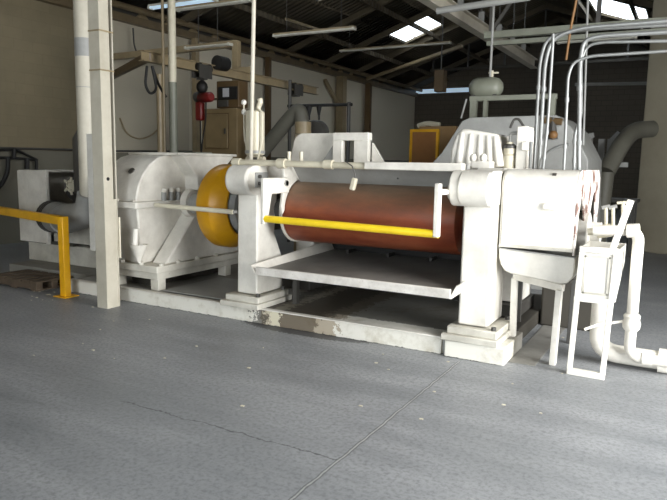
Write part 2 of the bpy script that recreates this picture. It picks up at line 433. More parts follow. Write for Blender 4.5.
# ---- mill
mill = thing('two_roll_mill', 'large white two roll rubber mill with rusty front roll on the long bed', 'roll mill', (-2.75, 5.2, .15))
RY, RZ_, RR = 5.66, 1.14, .315
def frame(x0, x1, fx0, fx1):
    nose = [(5.28, 1.31)] + arc(5.24, 1.45, .14, 250, 90, 10)
    poly = [(5.25, .28), (5.26, 1.305)] + [(5.21, 1.305)] + arc(5.2, 1.45, .145, 262, 98, 12) + [(5.55, 1.6), (5.62, 1.62), (6.55, 1.62), (6.62, 1.6)] + arc(6.95, 1.45, .145, 82, -82, 10) + \
           [(6.9, 1.305), (6.9, .28), (6.4, .28), (6.36, .9)] + arc(6.08, 1.1, .27, -20, 190, 12)[0:0] + [(6.36, 1.36), (5.62, 1.36), (5.62, 1.34), (5.57, .9), (5.72, .62), (5.72, .28)]
    fr = MB().prism(poly, 'x', x0, x1).build('side_frame', 'white', mill, .018, seg=3)
    MB().box(fx0, fx1, 5.14, 5.78, .15, .205).build('foot_plate', 'white_dirty', fr, .006)
    MB().box(fx0+.04, fx1-.02, 5.18, 5.74, .205, .27).build('foot_pad', 'white_dirty', fr, .008)
    MB().box(fx0, fx1-.1, 6.3, 7.0, .15, .27).build('foot_plate', 'dgrey', fr, .006)
    for y in (5.23, 5.69):
        MB().cyl((fx1-.06, y, .205), (fx1-.06, y, .30), .022, n=6).build('anchor_bolt', 'dgrey', fr)
    return fr
fl = frame(-4.06, -3.81, -4.2, -3.72)
fr = frame(-1.68, -1.42, -1.79, -1.3)
# nose caps: rounded bearing block overhanging the leg, offset outwards like the casting
for f, x0, x1 in ((fl, -4.06, -3.82), (fr, -1.74, -1.43)):
    mb = MB(); mb.prism([(5.42, 1.31)] + arc(5.22, 1.45, .15, 262, 98, 14) + [(5.42, 1.6)], 'x', x0-.015, x1+.02)
    mb.build('bearing_nose', 'white', f, .012)
# adjusting nut plate on the inner face of the left nose
mb = MB(); mb.box(-3.8, -3.785, 5.2, 5.42, 1.38, 1.53); p = mb.build('adjusting_plate', 'grey', fl, .006)
for y, zz in ((5.25, 1.42), (5.25, 1.49), (5.36, 1.455)): MB().cyl((-3.785, y, zz), (-3.762, y, zz), .02, n=6).build('plate_bolt', 'dgrey', fl)
# journal boxes in the frame windows
for x0, x1 in ((-4.03, -3.84), (-1.66, -1.44)):
    MB().box(x0, x1, 5.62, 6.34, .92, 1.345).build('journal_box', 'dgrey', mill, .01)
# rolls
prof = [(.0, -3.62), (.12, -3.62), (.13, -3.58), (RR-.02, -3.575), (RR, -3.565), (RR, -1.78), (RR-.02, -1.77), (.13, -1.765), (.12, -1.6), (0, -1.6)]
fro = MB().lathe(prof, (0, RY, RZ_), (1, 0, 0), 72).build('front_roll', 'roll', mill, label='rust brown front roll')
MB().lathe([(RR+.012, -3.6), (RR+.012, -3.575), (RR-.06, -3.575), (RR-.06, -3.6)], (0, RY, RZ_), (1, 0, 0), 56, close=True).build('roll_collar', 'white_dirty', fro)
MB().lathe(prof, (0, RY+.67, RZ_), (1, 0, 0), 56).build('rear_roll', 'roll', mill)
for x0, x1 in ((-3.83, -3.58), (-1.78, -1.66)):
    MB().lathe([(0, x0), (.11, x0), (.11, x1), (0, x1)], (0, RY, RZ_), (1, 0, 0), 24).build('roll_journal', 'dgrey', mill)
# roll shield between frames
MB().hexa([(-3.5, 5.60, 1.405), (-1.72, 5.60, 1.405), (-1.72, 5.62, 1.405), (-3.5, 5.62, 1.405), (-3.5, 5.42, 1.60), (-1.72, 5.42, 1.60), (-1.72, 5.44, 1.62), (-3.5, 5.44, 1.62)]).build('roll_shield', 'grey', mill, .003, label='light grey sheet metal shield above the front roll')
for x, h in ((-2.4, .06), (-2.72, .02)): MB().box(x, x+.015, 5.5, 5.52, 1.53-h/2, 1.53+h/2).build('shield_slot', 'dgrey', mill)
# end cheek hugging the roll
ch = [(5.3, 1.60), (5.44, 1.60), (5.56, 1.47)] + [(RY+(RR+.012)*math.cos(math.radians(a)), RZ_+(RR+.012)*math.sin(math.radians(a))) for a in range(104, 184, 8)] + [(5.30, 1.12), (5.275, 1.2), (5.315, 1.38), (5.33, 1.5)]
MB().prism(ch, 'x', -3.56, -3.53).build('end_cheek', 'white', mill, .006, label='curved white cheek plate hugging the left roll end')
# trip beam along the top
MB().tube([(-4.12, 5.3, 1.625), (-2.6, 5.3, 1.615)], .032, 14).build('top_bar', 'cream', mill)
MB().box(-2.62, -1.7, 5.25, 5.34, 1.585, 1.655).build('top_channel', 'white', mill, .008)
for x, r in ((-4.1, .045), (-3.55, .05), (-3.02, .045)):
    MB().tube([(x-.04, 5.3, 1.622), (x+.05, 5.3, 1.622)], r, 12).build('bar_collar', 'cream', mill)
MB().box(-3.5, -1.7, 5.4, 5.47, 1.6, 1.645).build('shield_rail', 'grey', mill, .006)
for x in (-3.5, -3.36): MB().tube([(x, 5.36, 1.63), (x, 5.36, 1.74)], .02, 10).build('bar_stud', 'cream', mill)
# safety bar
sb = MB().tube([(-3.53, 4.985, 1.1), (-1.79, 4.985, 1.075)], .034, 16).build('safety_bar', 'yellowbar', mill, label='yellow safety bar across the front of the roll')
arm = [(4.95, 1.05), (5.02, 1.05), (5.09, 1.33), (5.39, 1.335), (5.39, 1.485), (4.95, 1.485)]
MB().prism(arm, 'x', -3.55, -3.515).build('bar_arm', 'white', sb, .008)
MB().tube([(-3.81, 5.33, 1.43), (-3.5, 5.33, 1.43)], .025, 12).build('arm_pivot', 'white', sb)
MB().cyl((-3.515, 5.33, 1.43), (-3.5, 5.33, 1.43), .03, n=16).build('pivot_washer', 'grey', sb)
MB().box(-1.83, -1.785, 4.95, 5.02, 1.05, 1.49).build('bar_arm', 'white', sb, .008)
MB().tube([(-1.79, 5.0, 1.42), (-1.72, 5.3, 1.42)], .025, 12).build('arm_pivot', 'white', sb)
MB().cyl((-1.745, 5.14, 1.42), (-1.73, 5.16, 1.42), .075, n=20).build('pivot_flange', 'white', sb)
# rear bridge, arched guard and fluted end guide
Yr = 6.35
def q(x, y, Y=Yr): v = aY(x, y, Y); return (v.x, v.z)
L0, T0 = q(290, 160), q(303, 131)
x0, x1 = L0[0], q(338, 133)[0]; zt = 1.965
MB().prism([(x0, 1.6)] + [(x0+.02, 1.74)] + arc(x0+.17, zt-.13, .13, 165, 90, 8) + [(x1, zt), (x1, 1.6)], 'y', Yr, Yr+.12).build('rear_guard', 'white', mill, .01)
xa, xb, xc, xd, xe = q(338, 140)[0], q(351, 140)[0], q(359, 140)[0], q(373, 140)[0], q(387, 158)[0]
br = MB().box(xa, xd, Yr-.12, Yr-.02, 1.88, 1.965).build('bridge_yoke', 'white', mill, .006)
MB().box(xa, xa+(xb-xa)*.72, Yr-.12, Yr-.05, 1.61, 1.88).build('yoke_post', 'white', br, .006)
MB().box(xc, xd, Yr-.12, Yr-.05, 1.61, 1.88).build('yoke_post', 'white', br, .006)
MB().prism([(xd, 1.61), (xe, 1.61), (xd, 1.86)], 'y', Yr-.02, Yr+.02).build('yoke_gusset', 'white', br)
MB().prism([(xa, 1.61), (xa-.17, 1.61), (xa, 1.84)], 'y', Yr-.1, Yr-.06).build('yoke_gusset', 'grey', br)
MB().box(-4.1, -1.65, 6.0, 6.6, 1.56, 1.62).build('bridge_deck', 'white', mill, .008)
Yf = 6.0
pts = [q(449, 170, Yf), q(451, 150, Yf), q(456, 135, Yf), q(462, 129, Yf), q(468, 129, Yf), q(497, 134, Yf), q(501, 148, Yf), q(505, 167, Yf)]
fg = MB().prism(pts, 'y', Yf, Yf+.5).build('end_guide', 'white', mill, .02, seg=3)
for a, b in ((462, 458), (471, 468), (480, 479), (488, 489), (495, 498)):
    t_, b_ = q(a, 133+(a-462)*.1, Yf), q(b, 166, Yf)
    MB().tube([(t_[0], Yf+.018, t_[1]), (b_[0], Yf+.02, b_[1])], .03, 12, r1=.046).build('guide_rib', 'white', fg)
mb = MB(); v0 = q(472, 166, 5.8); v1 = q(492, 158, 5.8)
mb.box(v0[0], v1[0], 5.75, 5.9, 1.61, 1.68); mb.build('guide_clamp', 'white', fg, .01)
for x in (474, 484):
    v = q(x, 158, 5.8); MB().sph((v[0], 5.78, v[1]), .035, 1, 1, 1.2).build('clamp_knob', 'white', fg)
# added black sheet that deepens the shade below the rolls
MB().box(-3.78, -1.7, 6.7, 6.74, .16, 1.3).build('shade_backing', 'black', mill)

# ---- hanging pull switch
ps = thing('pull_switch', 'small cream pull switch hanging on a cord in front of the roll shield', 'switch', tuple(aY(353, 190, 5.25)))
MB().tube([aY(345, 161, 5.27), aY(352, 166, 5.25), aY(355, 173, 5.25), aY(355, 179, 5.25)], .006, 8).build('cord', 'dgrey', ps)
MB().bar(aY(355, 178, 5.25), aY(352, 190, 5.25), .05, .05, (0, 1, 0)).build('switch_body', 'cream', ps, .012)

# ---- drip tray
tr = thing('drip_tray', 'wide shallow grey drip tray with chipped white lip below the rolls', 'tray', (-2.7, 5.6, .55))
MB().hexa([(-3.66, 5.04, .555), (-1.68, 5.04, .555), (-1.68, 6.6, .60), (-3.66, 6.6, .60), (-3.66, 5.04, .575), (-1.68, 5.04, .575), (-1.68, 6.6, .62), (-3.66, 6.6, .62)]).build('tray_floor', 'trayfloor', tr)
MB().box(-3.66, -1.68, 5.02, 5.045, .54, .62).build('front_lip', 'scuffed', tr, .004)
MB().hexa([(-3.67, 5.02, .54), (-3.65, 5.02, .54), (-3.65, 6.6, .60), (-3.67, 6.6, .60), (-3.73, 5.02, .63), (-3.71, 5.02, .63), (-3.71, 6.6, .72), (-3.73, 6.6, .72)]).build('side_lip', 'white', tr)
MB().hexa([(-1.69, 5.02, .54), (-1.67, 5.02, .54), (-1.67, 6.6, .6), (-1.69, 6.6, .6), (-1.64, 5.05, .65), (-1.62, 5.05, .65), (-1.62, 6.6, .72), (-1.64, 6.6, .72)]).build('side_lip', 'white', tr)
for x in (-3.4, -2.9, -2.4, -1.95): MB().box(x, x+.03, 6.42, 6.6, .61, .65).build('tray_rib', 'dgrey', tr)
for x in (-3.6, -1.78): MB().box(x, x+.05, 5.6, 5.66, .15, .557).build('tray_leg', 'dgrey', tr)

# ---- gear case
gx0, gx1, gb = -6.05, -5.2, -5.42
gc = thing('gear_reducer', 'big white domed gear case with bolted flanges left of the yellow coupling guard', 'gear reducer', (-5.7, 5.85, .15))
MB().box(gx0, gx1+.02, 5.24, 6.95, .36, .44).build('plinth', 'white_dirty', gc, .01)
MB().box(gx0+.02, gx1-.01, 5.28, 6.9, .28, .36).build('plinth_step', 'white_dirty', gc, .006)
for y0 in (5.3, 6.5):
    MB().box(gx1-.14, gx1-.02, y0, y0+.12, .15, .28).build('foot', 'white_dirty', gc, .006)
    MB().box(gx0+.05, gx0+.2, y0, y0+.12, .15, .28).build('foot', 'white_dirty', gc, .006)
MB().box(gx0+.2, gx1-.3, 5.5, 5.6, .15, .28).build('support_rail', 'duskdark', gc)  # rails coloured dark as the shadow gap under the plinth
MB().box(gx1-.34, gx1-.3, 5.6, 6.8, .15, .28).build('support_rail', 'duskdark', gc)
MB().hexa([(gx0+.06, 5.36, .44), (gb-.06, 5.3, .44), (gb-.06, 6.75, .44), (gx0+.06, 6.75, .44), (gx0, 5.2, 1.09), (gb, 5.2, 1.09), (gb, 6.75, 1.09), (gx0, 6.75, 1.09)]).build('lower_housing', 'white', gc, .02, seg=3)
MB().box(gx0-.02, gb+.05, 5.13, 6.8, 1.09, 1.16).build('joint_flange', 'white', gc, .01)
up = [(5.18, 1.16), (5.2, 1.27), (5.24, 1.37), (5.31, 1.48), (5.41, 1.58), (5.53, 1.655), (5.67, 1.69), (6.6, 1.69), (6.68, 1.62), (6.7, 1.16)]
MB().prism(up, 'x', gx0+.02, gb).build('upper_housing', 'white', gc, .015)
MB().box(gx0+.02, gx1-.02, 5.66, 6.75, 1.69, 1.72).build('top_plate', 'white', gc, .006)
MB().box(gb-.2, gx1-.1, 6.05, 6.35, 1.72, 1.735).build('hatch', 'greendark', gc, .004)
# bearing pedestal standing out towards the coupling, waisted at the shaft
ped = [(5.42, .44), (6.85, .44), (6.4, .95), (6.3, 1.1), (6.34, 1.42), (6.7, 1.69), (5.74, 1.69), (5.98, 1.44), (6.0, 1.1), (5.9, .96)]
MB().prism(ped, 'x', gb-.02, gx1-.02).build('bearing_pedestal', 'white', gc, .02, seg=3)
v = Vector((gx0+.42, 5.33, 1.5)); nrm = Vector((0, -.75, .66))
MB().cyl(v-nrm*.02, v+nrm*.012, .04, n=16).build('inspection_plug', 'dgrey', gc)
for x in (gx0+.1, gx0+.35, gb-.02):
    MB().cyl((x, 5.17, 1.16), (x, 5.17, 1.19), .018, n=6).build('flange_bolt', 'white_dirty', gc)
for y in (5.34, 5.62, 5.95, 6.3): MB().sph((gx1-.01, y, .45), .03, 1, 1, .8).build('base_bolt', 'white_dirty', gc)
for x in (gx0+.3, gx0+.6): MB().cyl((x, 5.27, .44), (x, 5.27, .475), .028, n=6).build('base_bolt', 'white_dirty', gc)
MB().lathe([(.0, gx1-.1), (.17, gx1-.04), (.16, gx1+.04), (.1, gx1+.06), (0, gx1+.06)], (0, 5.86, 1.13), (1, 0, 0), 32).build('bearing_cap', 'white', gc)
for y in (5.6, 5.72, 5.84):
    MB().tube([(gb+.02, y, 1.16), (gb+.02, y, 1.27)], .03, 12).build('cap_bolt', 'grey', gc)
    MB().sph((gb+.025, y, 1.28), .04, 1, 1, .8).build('cap_nut', 'white', gc)
MB().tube([(gb-.02, 5.19, .86), (gb-.02, 5.17, .68)], .035, 12).build('drain_pipe', 'white', gc)
MB().lathe([(.10, .68), (.095, .665), (.02, .47), (0, .47)], (gb-.01, 5.22, 0), (0, 0, 1), 16).build('drain_funnel', 'white', gc)

# ---- coupling guard and shaft hub
cg = thing('coupling_guard', 'round yellow coupling guard between gear case and left mill frame', 'machine guard', (-4.72, 5.8, .66))
CY, CZ, CR = 5.8, 1.13, .47
DX = .24
MB().lathe([(r_, x_+DX if x_ < -4.8 else x_+.2) for r_, x_ in [(CR-.07, -4.95), (CR-.015, -4.93), (CR, -4.9), (CR, -4.72), (CR-.005, -4.70), (CR-.075, -4.6), (CR-.12, -4.56), (CR-.14, -4.56), (CR-.1, -4.62), (CR-.03, -4.72), (CR-.03, -4.88), (CR-.09, -4.93)]], (0, CY, CZ), (1, 0, 0), 64, close=True).build('guard_drum', 'orange', cg)
MB().lathe([(.2, -4.70), (CR-.03, -4.70), (CR-.03, -4.66), (.2, -4.66)], (0, CY, CZ), (1, 0, 0), 48, close=True).build('guard_disc', 'orange', cg)
sh = thing('shaft_coupling', 'grey shaft coupling hub coming out of the yellow guard', 'coupling', (-4.5, 5.8, .9))
MB().lathe([(0, -5.1), (.12, -5.1), (.12, -4.75), (.30, -4.68), (.30, -4.36), (.26, -4.32), (.13, -4.32), (.13, -4.0), (0, -4.0)], (0, CY, CZ), (1, 0, 0), 44).build('hub', 'grey', sh)
MB().lathe([(.302, -4.55), (.315, -4.55), (.315, -4.5), (.302, -4.5)], (0, CY, CZ), (1, 0, 0), 44, close=True).build('hub_ring', 'dgrey', sh)
# horizontal rod in front of the guard
gr = thing('guard_rail_rod', 'thin pale horizontal rod passing in front of the yellow coupling guard', 'rod', (-4.9, 5.2, 1.1))
a_, b_ = aY(155, 205, 5.12), aY(233, 212, 5.22)
MB().tube([a_, b_], .025, 10).build('rod', 'cream', gr)
MB().tube([a_, a_+Vector((-.02, .05, 0))], .024, 10).build('rod_bracket', 'white', gr)
MB().tube([b_, b_+Vector((.0, .14, .0))], .018, 10).build('rod_bracket', 'grey', gr)

# ---- air cylinder on top of the left frame
ac = thing('air_cylinder', 'white upright cylinder with side pipes on top of the left mill frame', 'cylinder', (-4.0, 5.5, 1.62))
Ya = 5.55
c0, c1 = aY(255, 153, Ya), aY(255, 111, Ya)
ax_, az0, az1 = c0.x, 1.66, aY(255, 112, Ya).z
MB().lathe([(0, az0), (.055, az0), (.06, az0+.03), (.1, az0+.05), (.1, az1), (.08, az1+.015), (0, az1+.02)], (ax_, Ya, 0), (0, 0, 1), 24).build('barrel', 'cream', ac)
MB().lathe([(.106, az0+.06), (.106, az0+.09), (.09, az0+.09), (.09, az0+.06)], (ax_, Ya, 0), (0, 0, 1), 24, close=True).build('barrel_band', 'grey', ac)
MB().tube([(ax_+.04, Ya, az1), (ax_+.04, Ya, az1+.06), (ax_+.07, Ya, az1+.1), (ax_+.06, Ya, az1+.13)], .03, 10, .03).build('top_fitting', 'cream', ac)
MB().tube([(ax_+.06, Ya-.05, az1+.03), (ax_+.125, Ya-.05, az1), (ax_+.13, Ya-.05, az0+.2), (ax_+.07, Ya-.05, az0-.02)], .009, 8, .06).build('side_pipe', 'cream', ac)
MB().tube([(ax_-.13, Ya-.02, az1+.09), (ax_-.13, Ya-.02, az1-.02), (ax_-.125, Ya-.02, az0+.25), (ax_-.08, Ya-.02, az0+.03)], .008, 8, .04).build('side_pipe', 'cream', ac)
MB().sph((ax_-.13, Ya-.02, az1+.1), .03).build('gauge', 'white', ac); MB().sph((ax_-.12, Ya-.03, az1), .03).build('gauge', 'white', ac)
MB().tube([(ax_-.1, Ya, 1.655), (ax_+.12, Ya, 1.655)], .035, 10).build('mount', 'cream', ac)
MB().cyl((ax_, Ya, 1.61), (ax_, Ya, 1.68), .06, n=14).build('mount_pad', 'dgrey', ac)
p0, p1 = aY(251, 154, 5.42), aY(254, -6, 5.42)
tag(MB().tube([(p0.x, 5.42, 1.64), p1+Vector((0, 0, 0)), Vector((p1.x, 5.42, rz(p1.x)-.1))], .022, 10).build('overhead_pipe', 'old'), 'tall thin cream pipe rising from the left mill frame to the roof', 'pipe')

# ================================================================== RIGHT END: gear guard, trough, stand, chute
gg = thing('end_gear_guard', 'white boxed gear guard with peeling open arch on its right end', 'machine guard', (-1.0, 5.9, .7))
Yg = 5.42
xl, xr = aY(503, 170, Yg).x, aY(582, 172, Yg).x
zb_, zt_ = .985, 1.615
xr = aY(576, 200, Yg).x
sh_o = [(Yg, .965), (Yg-.01, 1.50), (Yg+.02, 1.56), (Yg+.07, 1.6), (Yg+.14, zt_), (6.6, zt_), (6.7, 1.56), (6.72, zb_)]
sh_i = [(6.70, zb_), (6.68, 1.55), (6.59, zt_-.02), (Yg+.145, zt_-.02), (Yg+.085, 1.585), (Yg+.035, 1.55), (Yg+.01, 1.495), (Yg+.02, .965)]
MB().prism(sh_o+sh_i, 'x', xl, xr).build('guard_shell', 'white', gg, .006)
MB().prism(sh_o, 'x', xl+.002, xl+.02).build('inner_end_plate', 'white_dirty', gg)
crown = [(Yg, .93), (Yg-.01, 1.50), (Yg+.02, 1.56), (Yg+.07, 1.6), (Yg+.14, zt_+.003), (6.6, zt_+.003), (6.72, 1.54), (6.74, 1.25), (6.62, .8), (6.52, .78), (6.56, 1.1), (6.5, 1.3), (6.44, 1.42), (6.32, 1.40), (6.15, 1.2), (6.0, 1.06), (5.9, 1.08), (5.82, 1.24), (5.68, 1.38), (5.6, 1.38), (5.52, 1.24), (5.48, 1.05), (5.47, .93)]
MB().prism(crown, 'x', xr, xr+.015).build('arch_wall', 'peel', gg, .003, label='peeling white end wall with two pointed openings')
MB().box(xl+.34, xl+.46, Yg-.035, Yg, 1.29, 1.35).build('lifting_lug', 'white', gg, .015)
MB().box(xl, xr, Yg-.012, Yg+.02, .958, .985).build('bottom_flange', 'white_dirty', gg, .004)  # dirtier tone painted as the shadow line above the pan
gw = MB().lathe([(.1, xr-.16), (.46, xr-.16), (.46, xr-.05), (.43, xr-.05), (.41, xr-.09), (.18, xr-.09), (.16, xr-.04), (.1, xr-.04)], (0, 6.1, 1.09), (1, 0, 0), 48, close=True).build('darkening_gear', 'duskdark', gg, label='added dark gear wheel that keeps the openings dark')  # gear put in to make the guard interior read dark
mb = MB()
for a in range(0, 360, 12):
    c_, s_ = math.cos(math.radians(a)), math.sin(math.radians(a)); mb.bar((xr-.105, 6.1+c_*.45, 1.09+s_*.45), (xr-.105, 6.1+c_*.49, 1.09+s_*.49), .1, .04, (1, 0, 0))
mb.build('darkening_gear_teeth', 'duskdark', gw)
MB().box(xr-.2, xr-.17, Yg+.03, 6.66, .96, 1.59).build('inner_partition', 'duskdark', gg)
MB().lathe([(0, xr-.3), (.17, xr-.3), (.17, xr+.04), (.09, xr+.06), (.09, xr+.14), (0, xr+.14)], (0, 5.98, 1.08), (1, 0, 0), 24).build('shaft_end', 'white', gg)
# curved trough pan below
tp = thing('trough_pan', 'white rounded trough pan hanging under the end gear guard', 'trough', (-1.0, 5.9, .7))
cx_ = xl
xq = xr+.015
pan = [(xl, .945), (xl+.005, .86), (xl+.025, .80), (xl+.06, .755), (xl+.11, .735), (xl+.18, .728), (xq-.1, .69), (xq-.04, .70), (xq, .75), (xq+.01, .82), (xq+.01, .915)]
MB().prism(pan, 'y', Yg+.0, 6.5).build('pan', 'white', tp, .012, seg=3)
MB().hexa([(xl-.003, Yg-.01, .943), (xq+.012, Yg-.01, .913), (xq+.012, 6.5, .913), (xl-.003, 6.5, .943), (xl-.003, Yg-.01, .95), (xq+.012, Yg-.01, .92), (xq+.012, 6.5, .92), (xl-.003, 6.5, .95)]).build('pan_rim', 'grey', tp)
sm_ = tag(MB().box(-1.28, -.75, 6.75, 7.2, 0, .62).build('dark_backdrop', 'duskdark', None, .02), 'added dark box that blackens the space behind the trough stand', 'backdrop')  # dark box put in to keep the space behind the stand black
# stand
stn = thing('trough_stand', 'white angle iron stand under the trough pan', 'stand', (-1.1, 5.5, 0))
MB().bar((-1.30, 5.60, .69), (-.86, 5.44, .655), .05, .06).build('top_rail', 'white', stn, .004)
MB().bar((-1.40, 6.2, .675), (-.86, 6.2, .655), .05, .06).build('top_rail', 'white', stn, .004)
MB().bar((-1.295, 5.6, .67), (-1.285, 5.6, .15), .06, .05).build('leg', 'white', stn, .004)
MB().bar((-.89, 5.44, .64), (-.905, 5.44, .0), .075, .05).build('leg', 'white', stn, .004)
MB().bar((-1.375, 6.2, .66), (-1.375, 6.2, .14), .04, .04).build('leg', 'dgrey', stn, .004)
MB().bar((-.89, 6.2, .64), (-.90, 6.2, .0), .04, .04).build('leg', 'dgrey', stn, .004)
# chute frame
chf = thing('chute_frame', 'white welded chute on an angle iron frame right of the trough', 'chute', (-.62, 5.35, 0))
ys = 5.24
def ft(t): return -.745 + .02*t       # left post leans a little
for xa, xb, nm in ((-.765, -.725, 'post'), (-.52, -.48, 'post')):
    MB().hexa([(xa, ys, 0), (xb, ys, 0), (xb, ys+.04, 0), (xa, ys+.04, 0), (xa+.035, ys, 1.03), (xb+.035, ys, 1.03), (xb+.035, ys+.04, 1.03), (xa+.035, ys+.04, 1.03)]).build(nm, 'white', chf, .004)
MB().box(-.76, -.48, ys-.004, ys+.04, .0, .05).build('bottom_rail', 'white', chf, .004)
MB().box(-.745, -.465, ys-.004, ys+.04, .60, .64).build('middle_rail', 'white', chf, .004)
MB().box(-.73, -.45, ys-.004, ys+.04, .99, 1.035).build('top_rail', 'white', chf, .004)
MB().box(-.71, -.475, ys+.012, ys+.02, .64, .99).build('front_panel', 'white', chf, .003)
mb = MB()
for bx in ((-.69, -.675, .67, .965), (-.515, -.50, .67, .965)): mb.box(bx[0], bx[1], ys+.004, ys+.013, bx[2], bx[3])
mb.box(-.69, -.5, ys+.004, ys+.013, .955, .97).box(-.69, -.5, ys+.004, ys+.013, .665, .68); mb.build('panel_bead', 'white_dirty', chf)
MB().prism([(ys+.02, 1.02), (5.8, 1.02), (5.8, .86), (ys+.02, .62)], 'x', -.455, -.447).build('chute_side', 'white', chf, label='white tapering chute side')
MB().prism([(ys+.02, 1.02), (5.8, 1.02), (5.8, .86), (ys+.02, .62)], 'x', -.733, -.725).build('chute_side', 'white', chf)
MB().hexa([(-.725, ys+.02, .62), (-.455, ys+.02, .62), (-.455, 5.8, .86), (-.725, 5.8, .86), (-.725, ys+.02, .63), (-.455, ys+.02, .63), (-.455, 5.8, .87), (-.725, 5.8, .87)]).build('chute_bottom', 'white', chf)
MB().box(-.73, -.45, 5.8, 5.808, .86, 1.02).build('chute_back', 'white', chf)
tag(MB().bar(aY(608, 236, 5.4)+Vector((0, 0, -.25)), aY(631, 200, 5.4), .05, .02, (0, 1, 0)).build('wooden_batten', 'white', None, .003), 'narrow white batten standing slanted in the chute mouth', 'batten')
# supply and drain pipes
sp_ = thing('supply_pipe', 'white water pipe elbowing down beside the chute to the floor', 'pipe', (-.3, 5.6, 0))
P1, P2, P3, P4 = aY(596, 228, 5.75), aY(647, 219, 5.6), aY(629, 348, 5.6), aY(667, 352, 5.6)
vx = aY(640, 222, 5.6).x
MB().tube([(P1.x, 5.6, 1.13), (vx, 5.6, 1.155), (vx, 5.6, .12), (vx+.45, 5.6, .12)], .043, 16, .1).build('pipe_run', 'white', sp_)
MB().lathe([(.05, .34), (.065, .36), (.07, .40), (.06, .43), (.065, .46), (.05, .48)], (vx, 5.6, 0), (0, 0, 1), 18).build('union_coupling', 'white', sp_)
MB().tube([(vx+.1, 5.6, .12), (vx+.17, 5.6, .12)], .055, 16).build('pipe_collar', 'white', sp_)
MB().tube([(vx-.09, 5.6, 1.145), (vx+.0, 5.6, 1.153)], .056, 16).build('pipe_collar', 'white', sp_)
MB().tube([(vx-.02, 5.6, .42), (vx-.25, 5.55, .36), (vx-.34, 5.5, .32)], .012, 8).build('bleed_tube', 'white', sp_)
dp = thing('drain_pipe', 'thick white drain pipe bending along the floor under the chute', 'pipe', (-.5, 5.7, 0))
dx = aY(600, 320, 5.7).x
MB().tube([(dx, 5.7, .72), (dx, 5.7, .1), (dx+1.1, 5.7, .1)], .075, 20, .16).build('pipe_run', 'white', dp)
MB().tube([(dx+.46, 5.7, .1), (dx+.56, 5.7, .1)], .098, 20).build('pipe_flange', 'white', dp)
# valves on the shaft end
vx0 = aY(612, 222, 5.75)
vb = thing('rotary_joint', 'white rotary water joint with small valves at the roll end', 'valve', tuple(vx0))
MB().tube([aY(588, 232, 5.75), aY(640, 228, 5.75)], .03, 12).build('joint_body', 'cream', vb)
MB().cyl(aY(597, 232, 5.75), aY(611, 230, 5.75), .055, n=18).build('joint_housing', 'cream', vb)
for px in (606, 613):
    MB().tube([aY(px, 226, 5.75), aY(px, 208, 5.75)], .015, 10).build('valve_stem', 'cream', vb)
    MB().tube([aY(px-4, 208, 5.75), aY(px+4, 206, 5.75)], .016, 8).build('valve_grip', 'grey', vb)
MB().tube([aY(623, 220, 5.75), aY(623, 203, 5.75)], .014, 8).build('valve_stem', 'cream', vb)
MB().tube([aY(617, 203, 5.75), aY(630, 202, 5.75)], .012, 8).build('valve_grip', 'cream', vb)

# electrical slab, filter bowl and fittings on top of the right frame
ep = thing('switch_cabinet', 'narrow white upright switch cabinet on top of the right mill frame', 'cabinet', tuple(aY(520, 167, 6.0)))
a_, b_ = aY(515, 167, 6.0), aY(528, 126, 6.0)
MB().box(a_.x, b_.x, 6.0, 6.25, 1.6, b_.z).build('body', 'white', ep, .008)
MB().box(b_.x, b_.x+.012, 6.03, 6.22, 1.63, b_.z-.03).build('door', 'white', ep, .004)
MB().box(b_.x-.04, b_.x+.03, 5.97, 6.0, 1.78, 1.86).build('junction_box', 'white', ep, .006)
MB().tube([(b_.x+.04, 5.98, 1.86), (b_.x+.045, 5.98, 1.62)], .015, 8).build('side_conduit', 'steel', ep)
fb = thing('filter_bowl', 'cream filter canister standing left of the narrow switch cabinet', 'canister', tuple(aY(509, 163, 6.05)))
fx = aY(509, 163, 6.05).x
MB().lathe([(0, 1.6), (.05, 1.6), (.056, 1.62), (.056, 1.73), (.048, 1.74), (.056, 1.75), (.056, 1.8), (.03, 1.83), (.03, 1.86), (0, 1.86)], (fx, 6.05, 0), (0, 0, 1), 20).build('bowl', 'cream', fb)
MB().lathe([(.059, 1.80), (.059, 1.825), (.04, 1.84), (0, 1.845)], (fx, 6.05, 0), (0, 0, 1), 20).build('collar', 'dgrey', fb)
MB().tube([(fx, 6.05, 1.845), (fx, 6.05, 1.94), (fx+.06, 6.05, 1.94)], .016, 8, .03).build('outlet', 'grey', fb)
h0, h1, h2, h3 = aY(510, 128, 6.1), aY(514, 119, 6.1), aY(519, 119, 6.1), aY(524, 127, 6.1)
tag(MB().tube([h0, h1, h2, h3], .012, 8, .08).build('air_hose', 'dgrey'), 'short dark looped hose over the narrow switch cabinet', 'hose')

# ---- conduits rising from the end guard and turning along the hall
cond = [
 ('bundle of two thick bright conduits rising beside the narrow switch cabinet, front one', [(539, 166), (545, 62), (552, 38), (580, 28), (668, 21)], 6.3, .026),
 ('thick bright conduit close behind the front conduit beside the narrow switch cabinet', [(534, 166), (540, 60), (547, 37), (575, 30), (668, 25)], 6.5, .022),
 ('slim bright conduit rising straight from the guard top to the conduit run under the roof', [(543, 168), (548, 120), (553, 40), (553, 34)], 6.0, .018),
 ('thick bright conduit with a wide bend, right of the slim straight one', [(579, 168), (580, 60), (584, 40), (600, 36), (668, 32)], 6.2, .026),
 ('second conduit nested inside the wide bend of the thick bright conduit', [(574, 168), (575, 132), (581, 118), (581, 60), (587, 45), (603, 42), (668, 41)], 6.35, .02),
 ('thin pale conduit with the lowest bend, crossing before the far column', [(564, 168), (568, 76), (573, 62), (590, 56), (668, 51)], 6.0, .018)]
